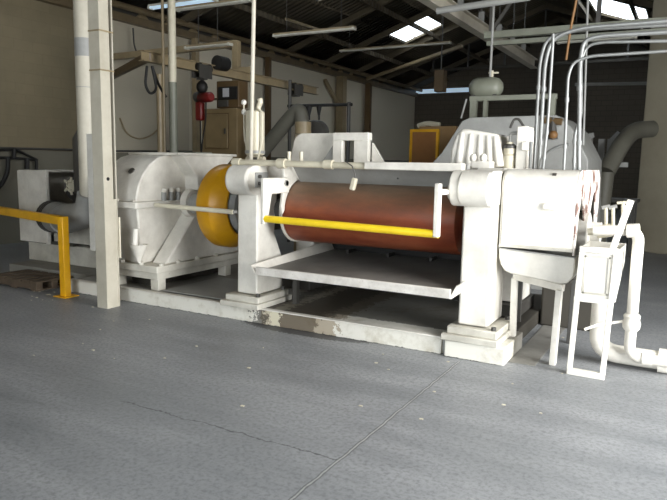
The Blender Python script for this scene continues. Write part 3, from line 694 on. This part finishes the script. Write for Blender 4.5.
for lb, pts, Yc, r in cond:
    P_ = [aY(x, y, Yc) for x, y in pts]
    P_[0] = Vector((P_[0].x, Yc, 1.615)); 
    c = thing('conduit', lb, 'conduit', tuple(P_[0]), 'conduits on the end guard')
    MB().tube(P_, r*.74, 12, .16).build('pipe_run', 'steel', c)
    for t in (.25, .75):
        pm = P_[0].lerp(P_[1], t); d_ = (P_[1]-P_[0]).normalized()
        MB().tube([pm-d_*.02, pm+d_*.02], r*1.05, 12).build('coupling', 'steel', c)
tag(MB().tube([aY(577, -4, 7.2), aY(570, 32, 7.2), aY(566, 60, 7.2)], .013, 8).build('hanger_rod', 'rustrod'), 'rusty orange hanger rod above the conduit bends', 'rod')
tag(MB().tube([(aY(540, 166, 6.1).x, 6.1, 1.614), aY(541, 158, 6.1), aY(553, 148, 6.1), aY(569, 144, 6.1)], .014, 8, .1).build('flexible_conduit', 'steel'), 'short flexible conduit looping between the upright conduits', 'conduit')

# ================================================================== LEFT SIDE
# ---- steel column
sc = thing('steel_column', 'white steel H column standing before the gear case', 'column', (-5.575, 4.895, 0))
ct = rz(-5.6)-.02
MB().box(-5.66, -5.5, 4.81, 4.825, 0, ct).build('front_flange', 'old', sc, .002)
MB().box(-5.66, -5.5, 4.975, 4.99, 0, ct).build('back_flange', 'old', sc, .002)
MB().box(-5.585, -5.575, 4.825, 4.975, 0, ct).build('web', 'beige', sc)
MB().box(-5.512, -5.502, 4.825, 4.94, 0, ct).build('cover_plate', 'old', sc, .002)
MB().box(-5.512, -5.504, 4.94, 4.975, 0, 1.2).build('lower_cover', 'old', sc, .002)
MB().cyl((-5.502, 4.87, 1.42), (-5.497, 4.87, 1.42), .02, n=10).build('bolt_hole', 'black', sc)
MB().tube([(-5.49, 5.0, .55), (-5.49, 5.0, 1.0)], .012, 8).build('chain', 'cream', sc)
for zz in (2.55, 2.95): MB().box(-5.665, -5.495, 4.805, 4.995, zz, zz+.015).build('strap', 'beige', sc)
eb = tag(MB().box(-5.81, -5.70, 4.86, 4.96, .62, 1.9).build('cable_trunking', 'white', None, .008), 'white flat cable trunking fixed beside the H column', 'trunking')
# ---- white downpipe
dpn = thing('downpipe', 'thick white vertical pipe with a bare grey band, left of the H column', 'pipe', (-6.5, 5.42, 1.0))
dz = rz(-6.5)-.02
MB().tube([(-6.46, 5.42, 1.12), (-6.46, 5.42, dz)], .108, 28).build('pipe_run', 'old', dpn)
MB().tube([(-6.46, 5.42, 2.83), (-6.46, 5.42, 3.04)], .1095, 28).build('bare_band', 'grey', dpn)
for zz in (2.47,): MB().tube([(-6.46, 5.42, zz), (-6.46, 5.42, zz+.008)], .11, 28).build('seam', 'grey', dpn)
# ---- yellow guard rail
yr = thing('guard_rail', 'yellow square steel guard rail at the left edge of the hall', 'railing', (-6.42, 5.0, 0))
pp = MB().box(-6.46, -6.37, 4.95, 5.04, 0, .955).build('post', 'yellow', yr, .008)
MB().bar((-6.38, 4.99, .905), (-9.1, 5.62, .905), .09, .1).build('top_rail', 'yellow', yr, .008)
p2 = MB().bar((-9.1, 5.62, 0), (-9.1, 5.62, .955), .09, .09).build('post', 'yellow', yr, .008)
MB().box(-6.52, -6.31, 4.9, 5.1, 0, .012).build('base_plate', 'yellow', pp, .003)
MB().box(-9.2, -9.0, 5.52, 5.72, 0, .012).build('base_plate', 'yellow', p2, .003)
# ---- pallet
pa = thing('wooden_pallet', 'small worn wooden pallet on the floor behind the yellow post', 'pallet', (-7.38, 5.2, 0))
for y in (4.98, 5.2, 5.42): MB().box(-7.85, -6.93, y, y+.09, .02, .1).build('runner', 'wood', pa, .004)
for i in range(6): MB().box(-7.85+i*.16, -7.73+i*.16, 4.98, 5.51, .1, .12).build('deck_board', 'wood', pa, .003)
for i in range(3): MB().box(-7.85+i*.40, -7.73+i*.40, 4.98, 5.51, 0, .02).build('bottom_board', 'wood', pa, .003)
# ---- motor enclosure and blower
me_ = thing('motor_enclosure', 'white sheet metal motor enclosure on a pedestal beyond the yellow rail', 'motor housing', (-7.6, 6.2, 0))
MB().box(-8.42, -6.5, 5.95, 7.2, .15, .42).build('pedestal', 'white_dirty', me_, .01)
MB().box(-7.72, -7.62, 5.93, 5.95, .15, .42).build('pedestal_rib', 'white', me_)
MB().box(-8.5, -7.4, 5.9, 7.0, .42, .46).build('floor_pan', 'dgrey', me_)
MB().box(-8.5, -7.92, 5.88, 5.9, .43, 1.44).build('front_panel', 'white', me_, .004)
MB().box(-7.9, -7.85, 5.86, 5.91, .42, 1.46).build('corner_post', 'white', me_, .004)
MB().box(-8.5, -8.48, 5.9, 7.0, .43, 1.44).build('end_panel', 'white', me_, .004)
MB().box(-8.5, -7.3, 6.98, 7.0, .43, 1.4).build('back_panel', 'dgrey', me_)
MB().box(-8.5, -7.9, 5.9, 7.0, 1.43, 1.45).build('top_panel', 'white', me_)
MB().box(-7.85, -7.1, 5.95, 6.9, .46, .98).build('lower_panel', 'white_dirty', me_, .006)
em = thing('electric_motor', 'dark electric motor with pale fan hub inside the white enclosure', 'motor', (-7.5, 6.4, .98))
MB().lathe([(0, -7.95), (.12, -7.95), (.19, -7.9), (.2, -7.3), (.15, -7.25), (0, -7.25)], (0, 6.4, 1.2), (1, 0, 0), 28).build('motor_body', 'dgrey', em)
MB().box(-7.8, -7.4, 6.25, 6.55, .98, 1.06).build('motor_foot', 'dgrey', em)
fh = MB().lathe([(0, 0), (.09, 0), (.09, .03), (0, .03)], (-7.7, 6.17, 1.24), (0, -1, 0), 20).build('fan_hub', 'cream', em)
for a in range(0, 360, 72):
    c_, s_ = math.cos(math.radians(a)), math.sin(math.radians(a))
    MB().bar((-7.7+c_*.05, 6.13, 1.24+s_*.05), (-7.7+c_*.13, 6.13, 1.24+s_*.13), .03, .02, (0, 1, 0)).build('fan_blade', 'cream', fh)
bl = thing('blower_duct', 'grey ribbed duct elbow joining the thick white pipe to the motor enclosure', 'duct', (-7.0, 5.7, .9))
MB().tube([(-7.6, 5.75, .84), (-7.1, 5.6, .84), (-6.55, 5.45, .95), (-6.46, 5.42, 1.2)], .19, 24, .25, rf=lambda t: .21-.07*t).build('elbow', 'grey', bl)
for t in (0, .07, .14, .5):
    p = Vector((-7.6, 5.75, .84)).lerp(Vector((-7.1, 5.6, .84)), t*1.6)
    MB().tube([p, p+Vector((.03, -.01, 0))], .222-.03*t, 24).build('rib', 'dgrey' if t < .2 else 'grey', bl)
MB().tube([(-7.62, 5.756, .84), (-7.6, 5.75, .84)], .16, 24).build('duct_mouth', 'black', bl)
ds = tag(MB().tube([(-7.35, 6.1, 1.15), (-7.35, 6.1, 1.9), (-7.35, 6.1, 2.02)], .14, 20, rf=lambda t: .14 if t < .8 else .07).build('dark_duct', 'dgrey'), 'dark oval duct standing behind the thick white pipe', 'duct')

# ---- wall rack with hose
hr = thing('hose_rack', 'black wall bracket holding a drooping hose on the block wall', 'wall bracket', tuple(aX(18, 160, WX+.15)))
g = lambda x, y, d=.15: aX(x, y, WX+d)
MB().tube([g(-20, 152), g(15, 149), g(37, 160)], .025, 8).build('top_bar', 'black', hr)
MB().tube([g(-20, 157), g(14, 158), g(37, 160)], .025, 8).build('lower_bar', 'black', hr)
MB().tube([g(14, 148), g(14, 158)], .04, 8).build('strut', 'black', hr)
MB().tube([g(27, 158), g(27, 169)], .045, 8).build('hook', 'black', hr)
MB().tube([g(36.5, 159), g(36.5, 170)], .03, 8).build('hook', 'black', hr)
MB().tube([g(8, 158, .2), g(8, 172, .2), g(1, 186, .2), g(-8, 192, .2)], .04, 10, .3).build('hose', 'black', hr)
MB().tube([g(14, 153), g(14, 153, .0)], .04, 8).build('wall_mount', 'black', hr)

# ================================================================== BACKGROUND LEFT
# monorail with trolleys and hoist
bx = -7.4
mr = thing('monorail_beam', 'beige hoist beam running away overhead behind the gear case', 'beam', (bx, 9.8, 3.1))
mb = MB(); mb.box(bx-.06, bx+.06, 7.25, 12.4, 3.24, 3.255).box(bx-.06, bx+.06, 7.25, 12.4, 3.1, 3.115).box(bx-.006, bx+.006, 7.25, 12.4, 3.115, 3.24); mb.build('i_beam', 'beige', mr)
for y in (9.9,):
    MB().box(bx-.32, bx-.2, y-.06, y+.06, 0, 3.85).build('support_post', 'beige', mr, .004)
    MB().box(bx-.32, bx+.1, y-.05, y+.05, 3.255, 3.36).build('post_arm', 'beige', mr, .004)
    MB().box(bx-.42, bx-.1, y-.16, y+.16, 0, .02).build('post_base', 'beige', mr)
MB().bar((bx-.26, 9.9, 3.8), (WX+.1, 9.9, 3.75), .1, .12).build('wall_tie', 'beige', mr)
MB().bar((bx, 7.4, 3.18), (WX+.02, 9.7, 3.2), .08, .12).build('wall_tie', 'brown', mr)
MB().box(WX, WX+.05, 9.3, 10.1, 2.75, 3.55).build('wall_plate', 'brown', mr, .005)
def trolley(y, lb):
    t = thing('trolley', lb, 'trolley', (bx, y, 3.0))
    for s in (-1, 1):
        for dy in (-.12, .12):
            MB().cyl((bx+s*.02, y+dy, 3.17), (bx+s*.075, y+dy, 3.17), .075, n=18).build('wheel', 'black', t)
        MB().box(bx+s*.08-.008, bx+s*.08+.008, y-.16, y+.16, 3.0, 3.22).build('side_plate', 'dgrey', t)
    MB().box(bx-.08, bx+.08, y-.05, y+.05, 2.98, 3.02).build('cross_bar', 'dgrey', t)
    return t
trolley(8.62, 'black trolley carrying the red hoist on the beige beam')
MB().cyl((bx+.09, 8.9, 3.3), (bx+.09, 9.15, 3.3), .12, n=18).build('drive_motor', 'black', bpy.data.objects['trolley'])
trolley(11.55, 'black empty trolley near the far end of the beige beam')
ho = thing('chain_hoist', 'red chain hoist hanging from the beige beam above the gear case', 'hoist', (bx, 8.65, 2.3))
MB().tube([(bx, 8.62, 2.99), (bx, 8.62, 2.78)], .03, 8).build('hook_shank', 'black', ho)
MB().sph((bx, 8.62, 2.86), .1, 1, 1, 1.1).build('upper_block', 'black', ho)
MB().lathe([(0, -.02), (.07, -.02), (.085, .02), (.085, .3), (.06, .34), (0, .34)], (bx-.03, 8.62, 2.68), (.9, -.3, 0), 20).build('motor_body', 'red', ho)
MB().lathe([(0, 0), (.08, 0), (.09, .03), (.09, .12), (0, .12)], (bx-.03, 8.62, 2.70), (-.9, .3, 0), 18).build('gear_cover', 'dgrey', ho)
MB().box(bx-.12, bx+.02, 8.56, 8.68, 2.3, 2.62).build('chain_box', 'red', ho, .03)
MB().tube([(bx-.03, 8.6, 2.32), (bx-.02, 8.6, 1.72)], .012, 8).build('chain', 'black', ho)
MB().tube([(bx+.1, 8.6, 2.62), (bx+.09, 8.6, 2.3), (bx+.02, 8.6, 2.0), (bx-.01, 8.6, 1.75)], .012, 8, .1).build('pendant_cable', 'black', ho)
MB().lathe([(0, 1.6), (.03, 1.61), (.03, 1.72), (0, 1.73)], (bx-.02, 8.6, 0), (0, 0, 1), 12).build('pendant', 'black', ho)
# cable festoon
tag(MB().tube([aX(147, 66, bx+.1), aX(145, 85, bx+.1), aX(150, 95, bx+.1), aX(157, 90, bx+.1), aX(152, 66, bx+.1)], .02, 8, .3).build('cable_loop', 'black'), 'black cable loop drooping from the near end of the hoist beam', 'cable')
tag(MB().tube([aX(152, 66, bx+.1), aX(158, 84, bx+.1), aX(166, 97, bx+.1)], .02, 8, .2).build('power_cable', 'black'), 'black cable slanting down from the hoist beam to the vertical pipe', 'cable')
tag(MB().tube([aX(120, 118, WX+.05), aX(126, 134, WX+.05), aX(140, 140, WX+.05), aX(155, 134, WX+.05), aX(165, 118, WX+.05)], .018, 8, .4).build('slack_cable', 'beige'), 'slack thin cable sagging against the block wall', 'cable')
tag(MB().tube([aX(133, 28, WX+.3), aX(134, 46, WX+.3), aX(139, 58, WX+.3)], .018, 8, .3).build('drop_cable', 'dgrey'), 'thin dark cable dropping from the eave to the hoist beam end', 'cable')
# vertical pipes behind the gear case
vp = thing('vent_pipe', 'tall beige vertical pipe with grey lower half, behind the gear case', 'pipe', (-7.0, 7.4, 0))
px_ = aY(173, 100, 7.4).x
MB().tube([(px_, 7.4, 2.78), (px_, 7.4, rz(px_)-.02)], .058, 16).build('upper_pipe', 'cream', vp)
MB().tube([(px_, 7.4, 0), (px_, 7.4, 2.78)], .062, 16).build('lower_pipe', 'greendark', vp)
px2 = aY(164, 100, 7.4).x
tag(MB().tube([(px2, 7.4, 0), (px2, 7.4, rz(px2)-.02)], .022, 10).build('thin_conduit', 'beige'), 'thin beige conduit running up beside the tall vent pipe', 'conduit')
tag(MB().tube([(aY(160, 120, 7.9).x, 7.9, 0), (aY(160, 120, 7.9).x, 7.9, 3.0)], .05, 10).build('standpipe', 'beige'), 'short dull standpipe under the hoist beam behind the thin conduit', 'pipe')
# control cabinets
Yc = 9.6
def rect(x0, y0, x1, y1, Y): a, b = aY(x0, y1, Y), aY(x1, y0, Y); return a.x, b.x, a.z, b.z
cc = thing('control_cabinet', 'tan control cabinet with framed door behind the gear case', 'cabinet', (aY(218, 150, Yc).x, Yc+.2, 0))
x0, x1, z0, z1 = rect(202, 108, 237, 152, Yc)
MB().box(x0, x1, Yc, Yc+.4, 0, z1).build('body', 'tan', cc, .01)
x0, x1, z0, z1 = rect(206, 114, 228, 148, Yc)
dr = MB().box(x0, x1, Yc-.02, Yc, z0, z1).build('door', 'tan', cc, .012)
MB().box(x1-.06, x1-.04, Yc-.045, Yc-.02, (z0+z1)/2-.05, (z0+z1)/2+.05).build('handle', 'dgrey', dr)
MB().box(x0-.02, x1+.02, Yc-.008, Yc, z0-.02, z1+.02).build('door_gasket', 'brown', dr)
mp_ = thing('meter_panel', 'dark meter box with pale square dial on top of the tan cabinet', 'meter', (aY(227, 108, Yc).x, Yc+.15, aY(227, 108, Yc).z))
x0, x1, z0, z1 = rect(216, 80, 238, 108, Yc); zc = aY(220, 108, Yc).z
MB().box(x0, x1, Yc+.02, Yc+.3, zc, z1).build('housing', 'brown', mp_, .01)
x0, x1, z0, z1 = rect(218, 86, 237, 100, Yc); bz_ = MB().box(x0, x1, Yc, Yc+.02, z0, z1).build('bezel', 'black', mp_, .005)
x0, x1, z0, z1 = rect(223, 88, 229, 97, Yc); MB().box(x0, x1, Yc-.01, Yc, z0, z1).build('dial', 'screen', bz_)
x0, x1, z0, z1 = rect(219, 100, 228, 107, Yc); MB().box(x0, x1, Yc-.03, Yc+.02, z0, z1).build('lower_box', 'dgrey', mp_, .005)
x0, x1, z0, z1 = rect(204, 98, 218, 99.5, Yc); MB().box(x0, x1, Yc, Yc+.2, z0, z1).build('side_shelf', 'brown', mp_)
# grey dust duct
du = thing('dust_duct', 'fat grey flexible duct arching up behind the mill bridge', 'duct', tuple(aY(285, 140, 9.4)))
MB().tube([aY(262, 152, 9.4), aY(290, 118, 9.4), aY(300, 108, 9.4), aY(303, 130, 9.4)], .125, 20, .3).build('duct_run', 'duskgreen', du)
du2 = MB().tube([aY(303, 122, 9.4), aY(303, 134, 9.4)], .14, 20).build('duct_cuff', 'beige', du)
MB().tube([(aY(303, 134, 9.4).x, 9.4, 0), aY(303, 135, 9.4)], .14, 20).build('riser', 'beige', du)
fnh = thing('fan_housing', 'dark round fan housing beside the fat grey duct', 'fan', (aY(316, 140, 9.8).x, 9.8, 0))
c_ = aY(316, 133, 9.8)
MB().lathe([(0, -.12), (.2, -.12), (.22, -.08), (.22, .08), (.2, .12), (0, .12)], c_, (0, 1, 0), 32).build('volute', 'dgrey', fnh)
MB().box(c_.x-.15, c_.x+.15, 9.7, 9.9, 0, c_.z-.12).build('stand', 'dgrey', fnh)
# pipe rail with hanging regulators
prl = thing('pipe_manifold', 'dark horizontal pipe manifold with two hanging regulators above the rear guard', 'pipe', (aY(320, 105, 11).x, 11, 0))
MB().tube([aY(288, 106, 11), aY(352, 104.5, 11)], .03, 10).build('manifold', 'black', prl)
for x, r in ((309, .07), (319, .055)):
    a_ = aY(x, 105, 11); b_ = aY(x, 120, 11)
    rg = MB().tube([a_, a_.lerp(b_, .1), a_.lerp(b_, .7), b_], r, 12, rf=lambda t, r=r: r*(.6 if t < .05 else 1 if t < .6 else .35)).build('regulator', 'black', prl)
for x, pr in ((290, 75), (349, 100)):
    a_ = aY(x, 80 if x == 290 else 102, 11); MB().tube([a_, (a_.x, 11, 0)], .035, 10).build('upright', 'dgrey', prl)
# posts along the left wall
for x, yt, r, mt, lb in ((268, 80, .07, 'brown', 'dark brown wall post left of the fat grey duct'),
                         (341, 76, .14, 'beige', 'beige steel wall post with slanting brace beyond the mill bridge'),
                         (368, 86, .1, 'brown', 'brown wall post far down the hall near the back wall'),
                         (196, 96, .07, 'beige', 'beige wall post behind the red hoist chain')):
    a_ = aX(x, 110, WX+.25); t = thing('wall_post', lb, 'post', (a_.x, a_.y, 0))
    MB().box(a_.x-r, a_.x+r, a_.y-r, a_.y+r, 0, 4.58).build('shaft', mt, t, .004)
    MB().box(a_.x-r*1.6, a_.x+r*1.6, a_.y-r*1.6, a_.y+r*1.6, 0, .02).build('base_plate', mt, t)
    if x == 341:
        b0, b1 = aX(325, 80, WX+.25), aX(339, 106, WX+.25); MB().bar(b0, b1, .1, .1).build('brace', mt, t)
# fluorescent battens hanging along the hall
def batten(x0, y0, x1, y1, Y, lit, lb):
    a, b = aY(x0, y0, Y), aY(x1, y1, Y); z = (a.z+b.z)/2
    t = thing('fluorescent_batten', lb, 'ceiling light', ((a.x+b.x)/2, Y, z), 'fluorescent battens under the roof')
    MB().box(a.x, b.x, Y-.05, Y+.05, z+.025, z+.06).build('batten_body', 'beige' if not lit else 'tubeoff', t, .004)
    for dy in (-.035, .035): MB().tube([(a.x+.04, Y+dy, z+.012), (b.x-.04, Y+dy, z+.012)], .019, 10).build('tube', 'tubelit' if lit else 'tubeoff', t)
    for x in (a.x+.02, b.x-.02): MB().box(x-.02, x+.02, Y-.06, Y+.06, z-.012, z+.035).build('end_cap', 'tubeoff', t)
    for x in (a.x+.3, b.x-.3): MB().tube([(x, Y, z+.08), (x, Y, rz(x)+.01)], .006, 6).build('suspension_rod', 'dgrey', t)
batten(150, 9, 216, 0, 8.0, True, 'bluish lit fluorescent batten nearest above the vent pipe')
batten(176, 12, 252, 0, 8.9, False, 'unlit pale batten just behind the bluish lit one')
batten(274, 37, 355, 29, 11.0, False, 'unlit pale batten hanging alone above the mill bridge')
batten(340, 53, 451, 42, 17.0, False, 'long dull batten hanging below the roof light with two panes')
batten(557, 43, 637, 38, 12.0, False, 'pale batten hanging behind the conduit bends')
batten(186, 44, 231, 50, 9.3, False, 'short yellowish batten low over the red hoist')

# ================================================================== BACKGROUND CENTRE AND RIGHT
# overhead white I-beam
ib = thing('crane_beam', 'white overhead I beam running away under the roof truss', 'beam', (-3.6, 10, 3.95))
bx2, bz = -3.62, 3.98
mb = MB(); mb.box(bx2-.08, bx2+.08, 5.0, 16.4, bz, bz+.018).box(bx2-.08, bx2+.08, 5.0, 16.4, bz+.2, bz+.218).box(bx2-.007, bx2+.007, 5.0, 16.4, bz+.018, bz+.2); mb.build('i_beam', 'old', ib)
for y in (10.7, 11.9, 13.1, 14.2, 15.2):
    MB().box(bx2-.05, bx2+.05, y-.02, y+.02, bz+.218, bz+.42).build('hanger_bracket', 'grey', ib)
    MB().tube([(bx2, y, bz+.4), (bx2, y, rz(bx2)+.01)], .012, 6).build('hanger_rod', 'dgrey', ib)
# trusses
def truss(Y, zc, x0, x1, lb, tops=True):
    t = thing('roof_truss', lb, 'truss', ((x0+x1)/2, Y, zc))
    MB().box(x0, x1, Y-.05, Y+.05, zc-.05, zc+.05).build('bottom_chord', 'greendark' if tops else 'duskdark', t, .004)
    if tops: MB().box(x0, x1, Y+.12, Y+.2, zc-.13, zc-.06).build('lower_channel', 'greendark', t, .004)
    n = int((x1-x0)/1.3); xs = [x0+.1+(x1-x0-.2)*i/n for i in range(n+1)]
    for i, x in enumerate(xs):
        MB().bar((x, Y, zc+.05), (x, Y, rz(x)+.01), .06, .06, (0, 1, 0)).build('vertical', 'dgrey', t)
        if tops and i < n and i % 2 == 0: MB().bar((x, Y, zc+.05), (xs[i+1], Y, rz(xs[i+1])-.06), .045, .045, (0, 1, 0)).build('diagonal', 'dgrey', t)
    for i in range(n): MB().bar((xs[i], Y, rz(xs[i])-.05), (xs[i+1], Y, rz(xs[i+1])-.05), .06, .08, (0, 1, 0)).build('top_chord', 'dgrey', t)
a_ = aY(494, 35, 10)
truss(10.0, a_.z, -2.98, 3.3, 'pale roof truss crossing above the conduit bends')
truss(24.0, 5.2, -9.2, 3.3, 'far dark roof truss close before the back wall', False)
tag(MB().tube([aY(437, 11, 8.6), aY(530, -3, 8.6)], .045, 10).build('roof_tie', 'grey'), 'pale horizontal tie pipe near the top above the tank', 'pipe')
tag(MB().tube([aY(575, 84.5, 17), aY(668, 83, 17)], .04, 10).build('far_pipe', 'grey'), 'thin level pipe across the dark wall before the big column', 'pipe')
tag(MB().bar(aY(367, 79, 22), aY(462, 46, 19), .09, .09).build('diagonal_brace', 'beige'), 'long thin diagonal brace rising toward the roof over the board', 'brace')
tag(MB().bar(aY(286, 19, 12), aY(320, 30, 14), .05, .05).build('roof_stay', 'beige'), 'short pale stay slanting under the dark roof deck', 'brace')
tag(MB().tube([aY(588, -3, 9), aY(583, 155, 9)], .014, 8).build('drop_rod', 'grey'), 'thin vertical rod dropping behind the wide conduit bend', 'rod')
# hanging brown panel
a_, b_ = aY(435, 92, 18), aY(445, 70, 18)
hp = thing('hanging_box', 'brown box hanging before the high window strip', 'box', ((a_.x+b_.x)/2, 18, a_.z))
MB().box(a_.x, b_.x, 17.9, 18.2, a_.z, b_.z).build('body', 'brown', hp, .01)
MB().tube([((a_.x+b_.x)/2, 18.05, b_.z), ((a_.x+b_.x)/2, 18.05, rz((a_.x+b_.x)/2)+.01)], .02, 8).build('hanger', 'dgrey', hp)
# yellow framed board and cartons
Yb = 11.0
x0, x1, z0, z1 = rect(409, 129, 439, 158, Yb)
bd = thing('notice_board', 'brown board in a yellow frame standing behind the mill', 'board', ((x0+x1)/2, Yb, 0))
MB().box(x0+.04, x1-.04, Yb+.01, Yb+.03, z0-.4, z1-.04).build('board', 'board', bd)
MB().box(x0, x1, Yb, Yb+.05, z1-.05, z1).build('frame_top', 'yellow', bd)
for x in (x0, x1-.05): MB().box(x, x+.05, Yb, Yb+.05, 0, z1-.05).build('frame_leg', 'yellow', bd)
MB().box(x0+.05, x1-.05, Yb, Yb+.05, z0-.45, z0-.4).build('frame_bottom', 'yellow', bd)
x0, x1, z0, z1 = rect(418, 126, 456, 156, 12.4)
ca = thing('carton_stack', 'large tan carton behind the yellow framed board', 'carton', ((x0+x1)/2, 12.7, 0))
MB().box(x0, x1, 12.4, 13.1, 0, z1).build('carton', 'card', ca, .01)
tag(MB().tube([aY(418, 126, 12.7), aY(427, 123, 12.7), aY(440, 125, 12.7)], .05, 8, .2).build('rolled_sheet', 'cream'), 'pale rolled sheet lying on the tan carton', 'roll')
# sloped hood with frame and tank
Yh = 8.7
def qq(x, y, Y=Yh): v = aY(x, y, Y); return (v.x, v.z)
hd = thing('sloped_hood', 'big grey sloping machine hood behind the right mill frame', 'machine hood', (aY(510, 170, Yh).x, Yh+.7, 0))
l_, r_ = qq(424, 172), qq(585, 172)
MB().prism([(l_[0], 0), (l_[0], l_[1]), qq(442, 152), qq(462, 121), qq(470, 117.5), qq(556, 115), qq(572, 128), qq(588, 160), (r_[0]+.1, 0)], 'y', Yh, Yh+1.4).build('hood_body', 'grey', hd, .01, label='grey hood with sloping left side')
sf = thing('tank_frame', 'grey tube frame standing on the sloping hood under the tank', 'frame', (aY(513, 116, 9.2).x, 9.2, aY(513, 117, Yh).z))
ht = qq(513, 116)[1]
a_, b_ = aY(470, 99, 9.2), aY(557, 98, 9.2)
MB().bar((a_.x, 9.2, a_.z), (b_.x, 9.2, a_.z), .08, .07).build('top_rail', 'greendark', sf, .005)
for x, w_ in ((474, .09), (486, .05), (552, .1)):
    v = aY(x, 100, 9.2); MB().box(v.x-w_/2, v.x+w_/2, 9.15, 9.25, ht, a_.z-.03).build('upright', 'greendark', sf, .004)
tkx, tky = aY(486, 88, 9.3), 9.3
tk = thing('hanging_tank', 'grey horizontal air tank hanging by a rod over the tube frame', 'tank', tuple(tkx))
L = (aY(503, 88, tky).x-aY(469, 88, tky).x)/2
MB().lathe([(0, -L), (.07, -L+.015), (.125, -L+.06), (.15, -L+.13), (.15, L-.13), (.125, L-.06), (.07, L-.015), (0, L)], tkx, (1, 0, 0), 28).build('tank_shell', 'greendark', tk)
MB().tube([(tkx.x+.08, tky, tkx.z+.14), (tkx.x+.08, tky, tkx.z+.24)], .018, 8).build('valve_stem', 'cream', tk)
MB().tube([(tkx.x+.03, tky, tkx.z+.21), (tkx.x+.17, tky, tkx.z+.205)], .014, 8).build('valve_grip', 'cream', tk)
for s in (-.15, .15): MB().box(tkx.x+s-.03, tkx.x+s+.03, tky-.1, tky+.1, aY(470, 99, 9.2).z+.035, tkx.z-.1).build('saddle', 'dgrey', tk)
p0 = aY(490, 80, tky)
MB().tube([(p0.x, tky, tkx.z+.13), (p0.x+.0, tky, rz(p0.x)+.01)], .018, 8).build('hanger_rod', 'grey', tk)
tag(MB().tube([(aY(474, 100, 9.15).x-.08, 9.05, aY(474, 100, 9.2).z), (aY(462, 121, 9.0).x, 8.95, ht)], .014, 8).build('stay_wire', 'grey'), 'thin stay wire from the tube frame down to the hood edge', 'wire')
# small brass valve on the hood
bv = thing('brass_valve', 'small brass and dark valve at the right side of the hood', 'valve', tuple(aY(553, 140, 8.66)))
MB().tube([aY(553, 118, 8.66), aY(553, 139, 8.66)], .05, 10, rf=lambda t: .03+.03*t).build('body', 'dgrey', bv)
MB().sph(aY(553, 135, 8.64), .06).build('bowl', 'rustrod', bv)
MB().tube([aY(545, 120, 8.67), aY(562, 122, 8.67)], .045, 10).build('fitting', 'brown', bv)
# equipment posts and duct at the right
ep2 = thing('pipe_stand', 'grey pipe stand with upright posts in the dim right background', 'stand', (aY(600, 165, 12).x, 12, 0))
for x, yt in ((590, 136), (602, 139), (611, 139)):
    v = aY(x, yt, 12); MB().box(v.x-.05, v.x+.05, 11.95, 12.05, 0, v.z).build('post', 'grey', ep2, .004)
a_, b_ = aY(584, 163, 11.94), aY(628, 165, 11.94); MB().bar(a_, b_, .05, .08).build('cross_rail', 'grey', ep2)
a_, b_ = aY(584, 137, 11.94), aY(594, 135, 11.94); MB().bar(a_, b_, .05, .08).build('top_cap', 'grey', ep2)
tag(MB().bar(aY(612, 141, 12.3), aY(620, 133, 12.3), .12, .1).build('angled_board', 'grey'), 'small pale angled plate above the pipe stand', 'plate')
rd = thing('elbow_duct', 'grey duct elbow curving down beside the big column', 'duct', (aY(620, 150, 11.5).x, 11.5, 0))
MB().tube([aY(652, 129, 12.2), aY(634, 130, 11.9), aY(622, 143, 11.5), aY(606, 172, 11.2)], .14, 18, .5).build('duct_run', 'duskgreen', rd)
MB().tube([aY(606, 172, 11.2), (aY(600, 185, 11.2).x, 11.2, 0)], .13, 18).build('duct_leg', 'duskgreen', rd)
bc = thing('big_column', 'wide pale concrete column at the right edge of the hall', 'column', (aY(655, 150, 14).x, 14, 0))
v = aY(641, 150, 14); 
MB().prism([(v.x, 14.0), (v.x+.45, 13.75), (v.x+.95, 13.75), (v.x+.95, 14.5), (v.x, 14.5)], 'z', 0, rz(v.x+.9)-.0).build('shaft', 'concrete', bc, .02)
bench = thing('work_bench', 'dim grey bench behind the pipes at right', 'bench', (aY(625, 190, 13).x, 13, 0))
x0 = aY(590, 180, 13).x; x1 = aY(640, 180, 13).x
MB().box(x0, x1, 12.8, 13.5, 1.0, 1.06).build('top', 'dgrey', bench, .005)
for x in (x0+.05, x1-.1):
    for y in (12.85, 13.4): MB().box(x, x+.06, y, y+.06, 0, 1.0).build('leg', 'dgrey', bench)
tag(MB().tube([aZ(648, 224, 0)+Vector((0, 0, .12)), aZ(662, 226, 0)+Vector((0, 0, .12))], .12, 14).build('fallen_drum', 'brown'), 'dark reddish drum lying on the floor beyond the water pipe', 'drum')
# paint crumbs on the floor
mb = MB()
for i in range(46):
    c = aZ(random.uniform(20, 640), random.uniform(300, 420), 0) if i > 12 else aZ(random.uniform(30, 60), random.uniform(290, 302), 0)
    s = random.uniform(.004, .014); mb.box(c.x-s, c.x+s, c.y-s*.7, c.y+s*.7, .0, .004)
d = mb.build('paint_crumbs', 'cream'); tag(d, 'tiny pale paint crumbs scattered over the concrete floor', 'debris', kind='stuff')
